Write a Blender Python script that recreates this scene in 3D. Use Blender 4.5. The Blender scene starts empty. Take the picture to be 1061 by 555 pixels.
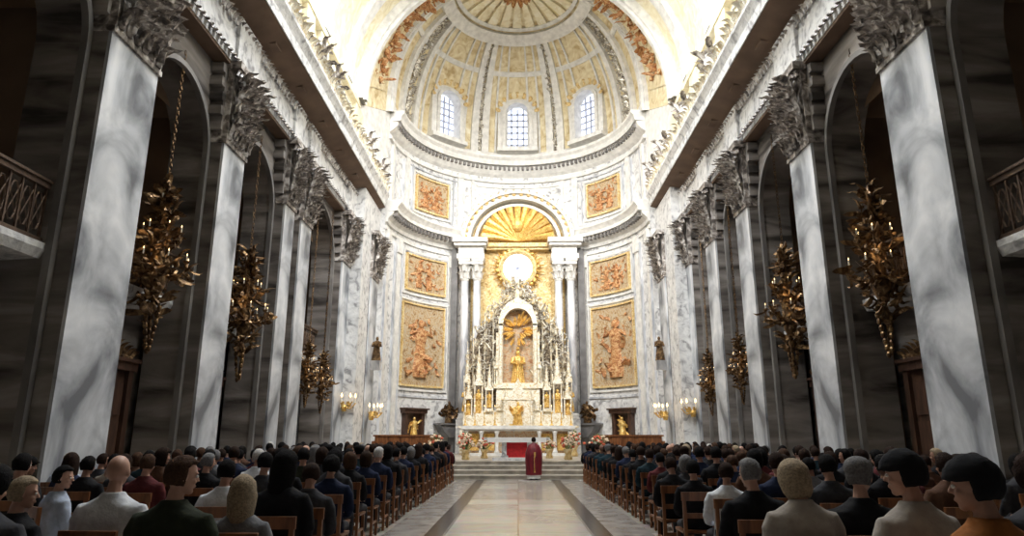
import bpy, math, random
from mathutils import Vector, Matrix, noise
random.seed(7)
PI = math.pi
deg = math.radians
sc = bpy.context.scene
COL = sc.collection

# ------------------------------------------------------------------ camera
PITCH = math.radians(14.0)
cam_d = bpy.data.cameras.new('camera')
cam = bpy.data.objects.new('camera', cam_d); COL.objects.link(cam)
cam.location = (0, 0, 1.55)
cam.rotation_euler = (PI/2 + PITCH, 0, math.radians(0.5))
cam_d.sensor_width = 36.0; cam_d.lens = 36.0*700/1061
cam_d.clip_start = 0.05; cam_d.clip_end = 300
sc.camera = cam
sc.view_settings.view_transform = 'Standard'
sc.view_settings.look = 'None'
sc.view_settings.gamma = 1.0
sc.view_settings.use_curve_mapping = False
sc.view_settings.exposure = 0.0

# ------------------------------------------------------------------ world and light
w = bpy.data.worlds.new('world'); sc.world = w; w.use_nodes = True
w.node_tree.nodes['Background'].inputs[0].default_value = (0.95, 0.92, 0.90, 1)
w.node_tree.nodes['Background'].inputs[1].default_value = 0.036

def area(name, loc, target, sx, sy, power, col, spread=PI):
    d = bpy.data.lights.new(name, 'AREA'); d.shape = 'RECTANGLE'
    d.size = sx; d.size_y = sy; d.energy = power; d.color = col; d.spread = spread
    o = bpy.data.objects.new(name, d); COL.objects.link(o); o.location = loc
    v = Vector(target) - Vector(loc)
    o.rotation_euler = v.to_track_quat('-Z', 'Y').to_euler()
    return o
# added main lamp, set under an unseen skylight made up to carry it
area('added_vault_light', (0, 21.0, 24.9), (0, 18.0, 0), 6.0, 7.0, 3900, (0.93, 0.96, 1.0))
# added lamps at made-up, unseen lunettes, brightening the apse and the piers
for s in (-1, 1):
    area('added_apse_light', (s*6.6, 21.6, 20.6), (-s*4.0, 40.0, 11.5), 3.4, 3.0, 980, (1.0, 0.98, 0.94), 1.5)
    area('added_pier_light', (s*6.9, 14.5, 20.4), (-s*8.0, 13.5, 6.0), 3.2, 2.6, 700, (0.90, 0.95, 1.0))

# ------------------------------------------------------------------ helpers
class MB:
    def __init__(s): s.v = []; s.f = []
    def add(s, vs, fs, M=None):
        n = len(s.v)
        if M is not None: vs = [M @ Vector(p) for p in vs]
        s.v += [tuple(p) for p in vs]; s.f += [tuple(i+n for i in f) for f in fs]
        return s
    def box(s, x0, x1, y0, y1, z0, z1, M=None):
        if x0 > x1: x0, x1 = x1, x0
        if y0 > y1: y0, y1 = y1, y0
        vs = [(x0,y0,z0),(x1,y0,z0),(x1,y1,z0),(x0,y1,z0),(x0,y0,z1),(x1,y0,z1),(x1,y1,z1),(x0,y1,z1)]
        return s.add(vs, [(0,3,2,1),(4,5,6,7),(0,1,5,4),(1,2,6,5),(2,3,7,6),(3,0,4,7)], M)
    def lathe(s, prof, seg=16, loc=(0,0,0), sq=1.0, M=None, a0=0.0, a1=2*PI, caps=True):
        full = abs(a1-a0-2*PI) < 1e-6
        n = seg if full else seg+1
        vs = []; fs = []
        for r, z in prof:
            for i in range(n):
                a = a0+(a1-a0)*i/seg
                vs.append((loc[0]+r*math.cos(a), loc[1]+r*math.sin(a)*sq, loc[2]+z))
        m = len(prof)
        for j in range(m-1):
            for i in range(seg):
                k = (i+1) % n if full else i+1
                fs.append((j*n+i, j*n+k, (j+1)*n+k, (j+1)*n+i))
        if caps and full:
            fs.append(tuple(reversed(range(n)))); fs.append(tuple((m-1)*n+i for i in range(n)))
        return s.add(vs, fs, M)
    def tube(s, pts, r, seg=6, M=None):
        pts = [Vector(p) for p in pts]; n = len(pts); vs = []; fs = []
        if not hasattr(r, '__len__'): r = [r]*n
        for i, p in enumerate(pts):
            t = (pts[min(i+1,n-1)]-pts[max(i-1,0)]).normalized()
            u = t.cross(Vector((0.03,0.02,1)))
            if u.length < .12: u = t.cross(Vector((1,0,0)))
            u.normalize(); w2 = t.cross(u)
            for k in range(seg):
                a = 2*PI*k/seg
                vs.append(p+u*math.cos(a)*r[i]+w2*math.sin(a)*r[i])
        for i in range(n-1):
            for k in range(seg):
                fs.append((i*seg+k, i*seg+(k+1)%seg, (i+1)*seg+(k+1)%seg, (i+1)*seg+k))
        fs.append(tuple(reversed(range(seg)))); fs.append(tuple((n-1)*seg+k for k in range(seg)))
        return s.add(vs, fs, M)
    def ball(s, c, r, seg=10, rings=6, M=None):
        if not hasattr(r, '__len__'): r = (r,r,r)
        vs = [(c[0],c[1],c[2]-r[2])]; fs = []
        for j in range(1, rings):
            b = -PI/2+PI*j/rings
            for i in range(seg):
                a = 2*PI*i/seg
                vs.append((c[0]+r[0]*math.cos(b)*math.cos(a), c[1]+r[1]*math.cos(b)*math.sin(a), c[2]+r[2]*math.sin(b)))
        vs.append((c[0],c[1],c[2]+r[2])); L = len(vs)-1
        for i in range(seg):
            k = (i+1)%seg
            fs.append((0, 1+k, 1+i)); fs.append((L, L-seg+i, L-seg+k))
            for j in range(rings-2):
                fs.append((1+j*seg+i, 1+j*seg+k, 1+(j+1)*seg+k, 1+(j+1)*seg+i))
        return s.add(vs, fs, M)
    def prism(s, poly, ext, M=None):      # poly in x,z ; extruded along y from 0 to ext
        n = len(poly)
        vs = [(p[0],0,p[1]) for p in poly]+[(p[0],ext,p[1]) for p in poly]
        fs = [tuple(range(n)), tuple(reversed(range(n,2*n)))]
        fs += [(i, i+n, (i+1)%n+n, (i+1)%n) for i in range(n)]
        return s.add(vs, fs, M)
    def leaf(s, base, out, up, L, wd, curl=1.0, th=.12):
        # curled acanthus leaf: rises along up, curls over towards out
        base = Vector(base); out = Vector(out).normalized(); up = Vector(up).normalized()
        side = out.cross(up).normalized(); vs = []; fs = []
        N = 5
        for i in range(N+1):
            t = i/N
            a = t*curl*1.9
            c = base+up*(math.sin(min(a,PI/2+.6))*L*.62+L*.25*t)+out*((1-math.cos(a))*L*.38+L*.03)
            wv = wd*(.55+.9*t*(1-t)*2)*(1-.75*t**3)*.5
            th_ = th*L*(1-.6*t)*.5
            nrm = out
            vs += [c-side*wv, c+nrm*th_*1.3, c+side*wv, c-nrm*th_]
        for i in range(N):
            for k in range(4):
                fs.append((i*4+k, i*4+(k+1)%4, (i+1)*4+(k+1)%4, (i+1)*4+k))
        fs.append((3,2,1,0)); fs.append((N*4,N*4+1,N*4+2,N*4+3))
        return s.add(vs, fs)
    def sweep(s, prof, y0, y1, sgn, closed=True):   # profile of (x,z) swept along y, x mirrored by sgn
        n = len(prof)
        vs = [(sgn*p[0], y0, p[1]) for p in prof]+[(sgn*p[0], y1, p[1]) for p in prof]
        fs = [(i, (i+1)%n, (i+1)%n+n, i+n) for i in range(n)]
        fs += [tuple(reversed(range(n))), tuple(range(n,2*n))]
        return s.add(vs, fs)
    def build(s, name, m, parent=None, smooth=False, tagd=None):
        me = bpy.data.meshes.new(name); me.from_pydata(s.v, [], s.f); me.update()
        fixn(me)
        if m: me.materials.append(m)
        if smooth:
            for p in me.polygons: p.use_smooth = True
        o = bpy.data.objects.new(name, me); COL.objects.link(o)
        if parent: o.parent = parent
        return o
import bmesh
def fixn(me):
    b = bmesh.new(); b.from_mesh(me); bmesh.ops.recalc_face_normals(b, faces=b.faces); b.to_mesh(me); b.free()

def tag(o, label, cat, group=None):
    o['label'] = label; o['category'] = cat
    if group: o['group'] = group
    return o
def empty(name, loc=(0,0,0), rz=0):
    o = bpy.data.objects.new(name, None); COL.objects.link(o); o.location = loc
    o.rotation_euler = (0,0,rz); o.empty_display_size = .2
    return o
def struct(o): o['kind'] = 'structure'; return o
def copy_tree(o, parent=None):
    c = o.copy(); COL.objects.link(c); c.parent = parent
    for ch in list(o.children): copy_tree(ch, c)
    return c
def R(rng, a, b): return rng.uniform(a, b)

# ------------------------------------------------------------------ materials
def principled(name):
    m = bpy.data.materials.new(name); m.use_nodes = True
    nt = m.node_tree; return m, nt, nt.nodes['Principled BSDF']
def M_plain(name, col, rough=.6, metal=0.0, var=.12, scale=12, bump=0.0, bscale=40, spec=.4):
    m, nt, b = principled(name); b.inputs['Specular IOR Level'].default_value = spec
    tc = nt.nodes.new('ShaderNodeTexCoord'); no = nt.nodes.new('ShaderNodeTexNoise')
    no.inputs['Scale'].default_value = scale; no.inputs['Detail'].default_value = 4
    nt.links.new(tc.outputs['Object'], no.inputs['Vector'])
    mx = nt.nodes.new('ShaderNodeValToRGB')
    mx.color_ramp.elements[0].position = .3; mx.color_ramp.elements[1].position = .7
    mx.color_ramp.elements[0].color = [c*(1-var) for c in col]+[1]
    mx.color_ramp.elements[1].color = [min(1,c*(1+var)) for c in col]+[1]
    nt.links.new(no.outputs['Fac'], mx.inputs[0]); nt.links.new(mx.outputs[0], b.inputs['Base Color'])
    b.inputs['Roughness'].default_value = rough; b.inputs['Metallic'].default_value = metal
    if bump:
        n2 = nt.nodes.new('ShaderNodeTexNoise'); n2.inputs['Scale'].default_value = bscale; n2.inputs['Detail'].default_value = 3
        bp = nt.nodes.new('ShaderNodeBump'); bp.inputs['Strength'].default_value = bump; bp.inputs['Distance'].default_value = .04
        nt.links.new(tc.outputs['Object'], n2.inputs['Vector'])
        nt.links.new(n2.outputs['Fac'], bp.inputs['Height']); nt.links.new(bp.outputs[0], b.inputs['Normal'])
    return m
def M_ramp(name, stops, rough=.5, metal=0.0, scale=(1,1,1), nscale=1.0, dist=2.0, detail=6, bump=0.0, bscale=14, tex='noise', spec=.5):
    m, nt, b = principled(name)
    tc = nt.nodes.new('ShaderNodeTexCoord'); mp = nt.nodes.new('ShaderNodeMapping'); mp.inputs['Scale'].default_value = scale
    nt.links.new(tc.outputs['Object'], mp.inputs['Vector'])
    if tex == 'noise':
        no = nt.nodes.new('ShaderNodeTexNoise'); no.inputs['Detail'].default_value = detail; no.inputs['Distortion'].default_value = dist
        out = no.outputs['Fac']
    else:
        no = nt.nodes.new('ShaderNodeTexVoronoi'); out = no.outputs['Distance']
    no.inputs['Scale'].default_value = nscale
    nt.links.new(mp.outputs[0], no.inputs['Vector'])
    r = nt.nodes.new('ShaderNodeValToRGB')
    els = r.color_ramp.elements
    while len(els) < len(stops): els.new(.5)
    for e, (p, c) in zip(els, stops): e.position = p; e.color = list(c)+[1]
    nt.links.new(out, r.inputs[0]); nt.links.new(r.outputs[0], b.inputs['Base Color'])
    b.inputs['Roughness'].default_value = rough; b.inputs['Metallic'].default_value = metal
    b.inputs['Specular IOR Level'].default_value = spec
    if bump:
        n2 = nt.nodes.new('ShaderNodeTexNoise'); n2.inputs['Scale'].default_value = bscale; n2.inputs['Detail'].default_value = 4
        nt.links.new(tc.outputs['Object'], n2.inputs['Vector'])
        bp = nt.nodes.new('ShaderNodeBump'); bp.inputs['Strength'].default_value = bump; bp.inputs['Distance'].default_value = .06
        nt.links.new(n2.outputs['Fac'], bp.inputs['Height']); nt.links.new(bp.outputs[0], b.inputs['Normal'])
    return m
def M_emit(name, col, strength):
    m, nt, b = principled(name)
    b.inputs['Base Color'].default_value = list(col)+[1]
    b.inputs['Emission Color'].default_value = list(col)+[1]; b.inputs['Emission Strength'].default_value = strength
    return m
K = {}
K['pil'] = M_ramp('clouded_grey_marble', [(.34,(.15,.16,.18)),(.44,(.36,.38,.41)),(.54,(.60,.62,.65)),(.66,(.84,.85,.87))], rough=.5, scale=(1,1,.8), nscale=.75, dist=.7, detail=8, bump=.12, bscale=3)
K['stone'] = M_ramp('shade_toned_banded_stone', [(.36,(.05,.043,.038)),(.45,(.15,.132,.118)),(.55,(.24,.215,.195)),(.66,(.38,.345,.315))], rough=.7, scale=(.5,.5,2.6), nscale=.62, dist=.5, detail=6, spec=.25, bump=.15, bscale=5)  # stone banding, with the piers' shade put into its dark tone
K['arch'] = M_ramp('grey_arch_stone', [(.3,(.13,.12,.115)),(.6,(.24,.225,.21)),(.8,(.36,.34,.32))], rough=.65, scale=(1,1,1), nscale=.9, dist=.6)
K['white'] = M_ramp('white_marble', [(.34,(.34,.335,.34)),(.45,(.66,.655,.65)),(.6,(.80,.795,.78))], rough=.5, nscale=2.4, dist=1.2, detail=9, bump=.55, bscale=7)
K['whitep'] = M_plain('white_moulded_plaster', (.74,.725,.69), .6, var=.16, scale=3, bump=.35, bscale=16)
K['greym'] = M_ramp('grey_column_marble', [(.35,(.36,.37,.40)),(.5,(.58,.59,.62)),(.65,(.78,.78,.79))], rough=.35, scale=(1,1,.3), nscale=2.2, dist=1.0)
K['darkm'] = M_plain('dark_grey_marble', (.16,.155,.155), .45, var=.3, scale=2)
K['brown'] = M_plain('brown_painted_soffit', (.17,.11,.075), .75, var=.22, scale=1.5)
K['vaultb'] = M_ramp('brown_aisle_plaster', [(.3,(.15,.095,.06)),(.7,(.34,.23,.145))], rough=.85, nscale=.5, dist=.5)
K['cream'] = M_ramp('cream_yellow_plaster', [(.3,(.74,.64,.42)),(.5,(.86,.78,.56)),(.7,(.92,.87,.72))], rough=.7, nscale=1.2, dist=2.5, bump=.4, bscale=5)
K['dome'] = M_ramp('yellow_ornament_plaster', [(.30,(.50,.36,.17)),(.45,(.70,.58,.35)),(.6,(.80,.70,.47)),(.75,(.90,.84,.66))], rough=.7, nscale=1.5, dist=1.5, detail=8, bump=.6, bscale=7)
K['fresco'] = M_ramp('fresco_paint', [(.32,(.20,.11,.05)),(.42,(.44,.28,.13)),(.52,(.55,.42,.26)),(.62,(.44,.39,.30)),(.72,(.70,.57,.36))], rough=.7, nscale=2.6, dist=3.5, detail=9)
K['orange'] = M_ramp('fresco_orange', [(.35,(.28,.10,.035)),(.5,(.52,.24,.09)),(.65,(.66,.45,.23))], rough=.6, nscale=5, dist=1.5)
K['gold'] = M_ramp('gilding', [(.3,(.52,.27,.05)),(.5,(.86,.56,.16)),(.7,(1.0,.80,.38))], rough=.36, metal=.55, nscale=7, dist=1.5, bump=.4, bscale=25)
K['goldw'] = M_ramp('gilded_plaster', [(.30,(.42,.24,.07)),(.44,(.72,.50,.20)),(.58,(.80,.63,.33)),(.74,(.90,.80,.56))], rough=.5, metal=.1, nscale=2.6, dist=3, detail=8, bump=.8, bscale=6)
K['ivory'] = M_ramp('ivory_and_gilt_carving', [(.33,(.60,.43,.20)),(.46,(.84,.75,.56)),(.6,(.92,.88,.78))], rough=.45, nscale=6, dist=1.5, bump=.5, bscale=22)
K['silver'] = M_ramp('silvered_carving', [(.38,(.16,.13,.10)),(.5,(.56,.52,.45)),(.62,(.86,.82,.72))], rough=.4, metal=.35, nscale=7, dist=1.5)
K['orn'] = M_ramp('stone_foliage', [(.36,(.06,.05,.045)),(.5,(.30,.26,.23)),(.64,(.72,.68,.64))], rough=.38, nscale=3.5, dist=1, bump=.3)  # dark-to-pale stops put specular highlights into the foliage colour
K['bronze'] = M_ramp('antique_bronze', [(.3,(.05,.03,.018)),(.5,(.17,.10,.05)),(.7,(.44,.29,.14))], rough=.38, metal=.8, nscale=6, dist=1)
K['backc'] = M_ramp('brown_silver_back', [(.38,(.07,.05,.03)),(.5,(.24,.18,.12)),(.62,(.48,.40,.28))], rough=.6, nscale=4, dist=2, bump=.5)
K['rail'] = M_plain('brown_iron_lattice', (.13,.085,.06), .5, .3, var=.3)
K['wood'] = M_ramp('brown_wood', [(.3,(.10,.035,.012)),(.6,(.26,.10,.035)),(.8,(.40,.18,.07))], rough=.4, scale=(6,6,1), nscale=2, dist=.5)
K['dwood'] = M_ramp('dark_walnut', [(.3,(.035,.018,.012)),(.7,(.11,.055,.035))], rough=.45, scale=(4,4,1), nscale=2, dist=.5)
K['glass'] = M_emit('bright_daylight_glass', (.82,.88,1.0), 1.3)
K['lead'] = M_plain('window_bars', (.50,.53,.64), .5, var=.05)
K['candle'] = M_plain('wax', (.85,.80,.68), .5, var=.04)
K['flame'] = M_emit('flame', (1.0,.66,.30), 4)
K['cloth_w'] = M_plain('white_linen', (.84,.83,.80), .8, var=.05)
K['red'] = M_plain('red_cloth', (.62,.025,.03), .7, var=.15)
K['crimson'] = M_ramp('crimson_silk', [(.35,(.10,.002,.008)),(.65,(.22,.006,.016))], rough=.55, scale=(6,6,.6), nscale=2)
K['green'] = M_plain('green_leaves', (.11,.17,.05), .6, var=.4)
K['petal'] = M_plain('pale_petals', (.80,.62,.45), .6, var=.2)
K['rpetal'] = M_plain('red_petals', (.60,.13,.07), .6, var=.2)
K['marbler'] = M_ramp('mixed_marble_panel', [(.35,(.38,.17,.09)),(.5,(.62,.45,.27)),(.65,(.42,.40,.35))], rough=.3, nscale=4, dist=3)
def M_floor():
    m, nt, b = principled('polished_floor_marble')
    tc = nt.nodes.new('ShaderNodeTexCoord')
    br = nt.nodes.new('ShaderNodeTexBrick'); br.offset = 0; br.inputs['Scale'].default_value = 1.0
    br.inputs['Brick Width'].default_value = 1.2; br.inputs['Row Height'].default_value = 1.2; br.inputs['Mortar Size'].default_value = .012
    br.inputs['Color1'].default_value = (.40,.36,.31,1); br.inputs['Color2'].default_value = (.60,.56,.49,1); br.inputs['Mortar'].default_value = (.14,.12,.10,1)
    nt.links.new(tc.outputs['Object'], br.inputs['Vector'])
    no = nt.nodes.new('ShaderNodeTexNoise'); no.inputs['Scale'].default_value = 1.6; no.inputs['Detail'].default_value = 6; no.inputs['Distortion'].default_value = 2
    nt.links.new(tc.outputs['Object'], no.inputs['Vector'])
    mx = nt.nodes.new('ShaderNodeMix'); mx.data_type = 'RGBA'; mx.blend_type = 'MULTIPLY'; mx.inputs[0].default_value = .45
    nt.links.new(br.outputs['Color'], mx.inputs[6]); nt.links.new(no.outputs['Color'], mx.inputs[7])
    nt.links.new(mx.outputs[2], b.inputs['Base Color'])
    b.inputs['Roughness'].default_value = .20; b.inputs['Specular IOR Level'].default_value = .9
    bp = nt.nodes.new('ShaderNodeBump'); bp.inputs['Strength'].default_value = .07; bp.inputs['Distance'].default_value = .03
    nt.links.new(no.outputs['Fac'], bp.inputs['Height']); nt.links.new(bp.outputs[0], b.inputs['Normal'])
    return m
K['floor'] = M_floor()
K['floord'] = M_plain('dark_floor_inlay', (.035,.03,.03), .2, var=.3, scale=3)
K['floorg'] = M_plain('grey_floor_inlay', (.27,.25,.23), .22, var=.3, scale=3)
K['step'] = M_plain('grey_step_marble', (.46,.42,.36), .35, var=.3, scale=3)

# ================================================================== SETTING
YC, RA = 35.0, 7.2            # centre and radius of the apse
Z_CAP0, Z_CAP1 = 9.45, 11.75
struct(MB().box(-16,16,-4,44,-.3,0).build('floor', K['floor']))
t = MB()
for s in (-1,1): t.box(s*1.22, s*1.52, 0, 26.0, 0, .006)
struct(t.build('trim_1', K['floord']))
t = MB()
for s in (-1,1): t.box(s*1.52, s*2.2, 0, 26.0, 0, .005)
struct(t.build('trim_2', K['floorg']))
# altar platform: wide low steps
stp = MB()
for k in range(4):
    hw = 7.3 if k else 7.4
    stp.box(-hw, hw, 26.2+k*.62, 41, .0, .15*(k+1)-.03)
    stp.box(-hw-.02, hw+.02, 26.17+k*.62, 41, .15*(k+1)-.03, .15*(k+1))
struct(stp.build('trim_3', K['step']))

PIERS = {-1: [(6.4,8.1),(11.76,13.5),(17.0,18.4),(22.0,23.0),(23.8,25.0),(29.8,31.3),(33.0,34.6)],
          1: [(6.4,8.1),(11.76,13.5),(17.15,18.6),(22.4,23.7),(26.4,27.8),(30.4,31.6),(33.0,34.6)]}
XB, XK = 8.45, 9.4
ordn = ['first','second','third','fourth','fifth','sixth','seventh']
def arch_bay(mb, s, ya, yb, z0, ztop, x0=XB, x1=XK, n=18):
    r = (yb-ya)/2; yc = (ya+yb)/2
    rz = min(r, ztop-z0-.3)
    pts = [(yc-r*math.cos(PI*i/n), z0+rz*math.sin(PI*i/n)) for i in range(n+1)]
    for i in range(n):
        (a,za),(b,zb) = pts[i], pts[i+1]
        vs = [(s*x0,a,za),(s*x0,b,zb),(s*x0,b,ztop),(s*x0,a,ztop),(s*x1,a,za),(s*x1,b,zb),(s*x1,b,ztop),(s*x1,a,ztop)]
        mb.add(vs, [(0,1,2,3),(7,6,5,4),(0,4,5,1)])
    return pts
def capital(mb, x0, y0, y1, s, z0=Z_CAP0, z1=Z_CAP1, proj=.55, rows=3, seed=1):
    # acanthus capital of a flat pilaster on face x = s*x0, facing the nave
    rg = random.Random(seed); H = z1-z0; Wd = y1-y0
    mb.box(s*(x0-.06), s*(x0+.4), y0-.04, y1+.04, z0-.12, z0)           # necking
    mb.box(s*(x0-.30), s*(x0+.45), y0-.12, y1+.12, z1-.22, z1)          # abacus
    mb.box(s*(x0-.05), s*(x0+.42), y0, y1, z0, z1-.2)
    rows = 5
    for r in range(rows):
        n = 6 if r % 2 == 0 else 5
        e = .03+.06*r
        for i in range(n):
            yy = y0+Wd*((i+.5)/n)
            mb.leaf((s*(x0-e), yy, z0+H*.165*r), (-s,R(rg,-.2,.2),0), (0,0,1), H*.27, Wd/n*1.1, curl=1.2+rg.random()*.4, th=.22)
            mb.leaf((s*(x0-e-.1), yy+R(rg,-.06,.06), z0+H*.165*r+.08), (-s,R(rg,-.8,.8),0), (0,R(rg,-.4,.4),1), H*.15, Wd/n*.6, curl=1.6, th=.3)
    for sd, yy in ((-1,y0+.12),(1,y1-.12)):                              # volutes
        c = Vector((s*(x0-.2), yy, z1-.48)); pts = []
        for k in range(15):
            a = k/14*3.6*PI; rr = .30*(1-k/17)
            pts.append(c+Vector((-s*.02*k/3, sd*math.cos(a)*rr*.8, math.sin(a)*rr)))
        mb.tube(pts, .055, 5)
    for q in range(3): mb.ball((s*(x0-.25), y0+Wd*(.3+.2*q), z1-.35), (.12,.12,.16), 8, 5)
def impost(mb, s, x0, x1, y0, y1, z0, z1, n=5):
    # stacked mouldings on the side of the pier, seen from the back of the nave
    h = (z1-z0)/n
    for k in range(n):
        e = .05+.055*k+(.05 if k%2 else 0)
        mb.box(s*(x0+.0), s*(x1+e), y0-e, y1+e, z0+k*h, z0+(k+.62)*h)
        mb.box(s*(x0+.0), s*(x1), y0-e*.5, y1+e*.5, z0+(k+.62)*h, z0+(k+1)*h)
side_name = {-1:'left',1:'right'}
for s in (-1,1):
    sd = side_name[s]
    for i,(y0,y1) in enumerate(PIERS[s]):
        xf = 8.0 if y0 < 32.5 else 7.35
        o = empty('marble_pier', (s*xf, (y0+y1)/2, 0))
        if i == 0: lab = 'marble pier %s of the nave, nearest the viewer, almost out of view'%sd
        elif i == 6: lab = 'last slim marble pier on the %s, touching the curved apse wall'%sd
        else: lab = '%s tall grey marble pier from the front, on the %s side of the nave'%(ordn[i-1], sd)
        tag(o, lab, 'pier', 'marble piers lining the nave')
        off = Matrix.Translation((-s*xf, -(y0+y1)/2, 0))
        def part(mb, name, m, smooth=False, par=o):
            mb.v = [tuple(Vector(v)-Vector((s*xf,(y0+y1)/2,0))) for v in mb.v]
            return mb.build(name, m, par, smooth)
        sh = MB().box(s*xf, s*(xf+.07), y0, y1, .75, Z_CAP0)
        part(sh, 'shaft', K['pil'])
        pl = MB().box(s*(xf-.14), s*XB, y0-.12, y1+.12, 0, .42)
        pl.box(s*(xf-.08), s*XB, y0-.07, y1+.07, .42, .6); pl.box(s*(xf-.04), s*XB, y0-.03, y1+.03, .6, .75)
        part(pl, 'plinth', K['pil'])
        bd = MB().box(s*XB, s*XK, y0-.12, y1+.12, 0, Z_CAP1); bd.box(s*(xf+.07), s*XB, y0, y1, .75, Z_CAP0)  # dark stone on the pilaster flanks puts their shade into the colour
        part(bd, 'pier_body', K['stone'])
        cp = MB(); capital(cp, xf, y0, y1, s, seed=i*3+s)
        part(cp, 'capital', K['orn'])
        im = MB(); impost(im, s, XB-.35, XK, y0-.05, y1+.05, Z_CAP0+.25, Z_CAP1, 5)
        part(im, 'side_mouldings', K['stone'])
    # arcade spandrels and archivolts
    P = PIERS[s]; ar = MB(); av = MB(); bays = []
    for i in range(len(P)-1):
        ya, yb = P[i][1]+.12, P[i+1][0]-.12
        if yb-ya < 1.2:
            ar.box(s*XB, s*XK, ya, yb, 0, Z_CAP1); continue
        bays.append((ya,yb))
        z0 = 9.0 if yb-ya > 2.6 else 9.6
        pts = arch_bay(ar, s, ya, yb, z0, Z_CAP1)
        full = [(ya,0)]+pts+[(yb,0)]
        n = len(full)
        for (dy, dx) in ((.0,.0),):
            for j in range(n-1):
                (a,za),(b,zb) = full[j], full[j+1]
                cy, cz = (ya+yb)/2, z0
                def outw(y,z,d):
                    if z <= z0: return (y-d if y<cy else y+d, z)
                    v = Vector((y-cy, z-cz)); v.normalize(); return (y+v.x*d, z+v.y*d)
                a2,za2 = outw(a,za,.11); b2,zb2 = outw(b,zb,.11)
                a0,za0 = outw(a,za,-.03); b0,zb0 = outw(b,zb,-.03)
                vs = [(s*(XB-.09),a0,za0),(s*(XB-.09),b0,zb0),(s*(XB-.09),b2,zb2),(s*(XB-.09),a2,za2),
                      (s*(XB+.05),a0,za0),(s*(XB+.05),b0,zb0),(s*(XB+.05),b2,zb2),(s*(XB+.05),a2,za2)]
                av.add(vs, [(0,1,2,3),(0,4,5,1),(2,6,7,3),(4,7,6,5)])
    w_ = struct(ar.build('wall_%s'%sd, K['stone']))
    struct(av.build('trim_4' if s<0 else 'trim_5', K['arch']))
    # wall under the balconies, aisle outer wall, gallery vault
    bk = MB(); br = MB()
    for (ya,yb) in bays:
        bk.box(s*9.6, s*9.9, ya-.3, yb+.3, 0, 4.8)
    struct(bk.build('wall_%s_bays'%sd, K['stone']))
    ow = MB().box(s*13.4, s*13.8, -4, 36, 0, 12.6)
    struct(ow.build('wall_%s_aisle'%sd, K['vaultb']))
    gv = MB(); n = 14
    pts = [(11.4-2.1*math.cos(PI*k/n), 10.1+2.2*math.sin(PI*k/n)) for k in range(n+1)]
    for k in range(n):
        (a,za),(b,zb) = pts[k],pts[k+1]
        gv.add([(s*a,-4,za),(s*b,-4,zb),(s*b,36,zb),(s*a,36,za),(s*a,-4,za+.25),(s*b,-4,zb+.25),(s*b,36,zb+.25),(s*a,36,za+.25)],
               [(0,1,2,3),(4,5,6,7),(0,3,7,4),(1,2,6,5),(0,1,5,4),(3,2,6,7)])
    for yy in [ (P[i][0]+P[i][1])/2 for i in range(len(P)) ]:
        for k in range(n):
            (a,za),(b,zb) = pts[k],pts[k+1]
            gv.add([(s*a,yy-.3,za-.18),(s*b,yy-.3,zb-.18),(s*b,yy+.3,zb-.18),(s*a,yy+.3,za-.18),(s*a,yy-.3,za+.1),(s*b,yy-.3,zb+.1),(s*b,yy+.3,zb+.1),(s*a,yy+.3,za+.1)],
               [(0,1,2,3),(0,1,5,4),(3,2,6,7)])
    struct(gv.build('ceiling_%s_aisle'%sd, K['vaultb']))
    gf = MB().box(s*9.9, s*13.4, -4, 36, 4.55, 4.8)
    struct(gf.build('floor_%s_gallery'%sd, K['stone']))
    # transverse walls closing each chapel behind its pier
    cw = MB()
    for (y0,y1) in P[1:6]: cw.box(s*XK, s*13.4, (y0+y1)/2-.25, (y0+y1)/2+.25, 4.8, 10.3)
    for (y0,y1) in P[1:6]: cw.box(s*9.9, s*13.4, (y0+y1)/2-.25, (y0+y1)/2+.25, 0, 4.55)
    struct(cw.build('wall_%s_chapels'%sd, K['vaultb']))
    # entablature along the nave
    YE = 34.6
    fr = MB()
    fr.sweep([(8.0,11.75),(XK,11.75),(XK,13.3),(8.0,13.3)], -4, YE, s)
    fr.sweep([(7.94,11.98),(8.02,11.98),(8.02,12.62),(7.97,12.62)], -4, YE, s)
    for (y0,y1) in P: fr.box(s*7.86, s*8.1, y0-.06, y1+.06, 11.75, 13.2)
    struct(fr.build('trim_6' if s<0 else 'trim_7', K['white']))
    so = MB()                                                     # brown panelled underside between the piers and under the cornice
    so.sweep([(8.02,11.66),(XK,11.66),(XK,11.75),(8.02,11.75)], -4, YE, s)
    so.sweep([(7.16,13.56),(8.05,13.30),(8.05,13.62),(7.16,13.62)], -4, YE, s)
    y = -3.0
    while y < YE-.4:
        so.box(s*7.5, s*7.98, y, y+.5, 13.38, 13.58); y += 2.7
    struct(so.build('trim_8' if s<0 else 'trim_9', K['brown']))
    co = MB()
    co.sweep([(7.12,13.58),(7.3,13.62),(8.3,13.62),(8.3,14.3),(6.95,14.3),(6.95,14.18),(7.03,14.05),(7.1,13.9)], -4, YE, s)
    struct(co.build('trim_10' if s<0 else 'trim_11', K['white']))
    # carved leaf bands on the frieze and over the cornice
    lf = MB(); rg = random.Random(50+s); y = 6.0
    while y < YE-.1:
        lf.leaf((s*7.93, y, 12.82), (-s,0,0), (0,R(rg,-.2,.2),1), .28, .2, curl=1.3, th=.3)
        lf.leaf((s*7.96, y+.12, 12.02), (-s,0,0), (0,0,-1), .26, .2, curl=1.3, th=.3)
        y += .24
    struct(lf.build('trim_12' if s<0 else 'trim_13', K['orn']))
    lf = MB(); y = 8.0
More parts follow.
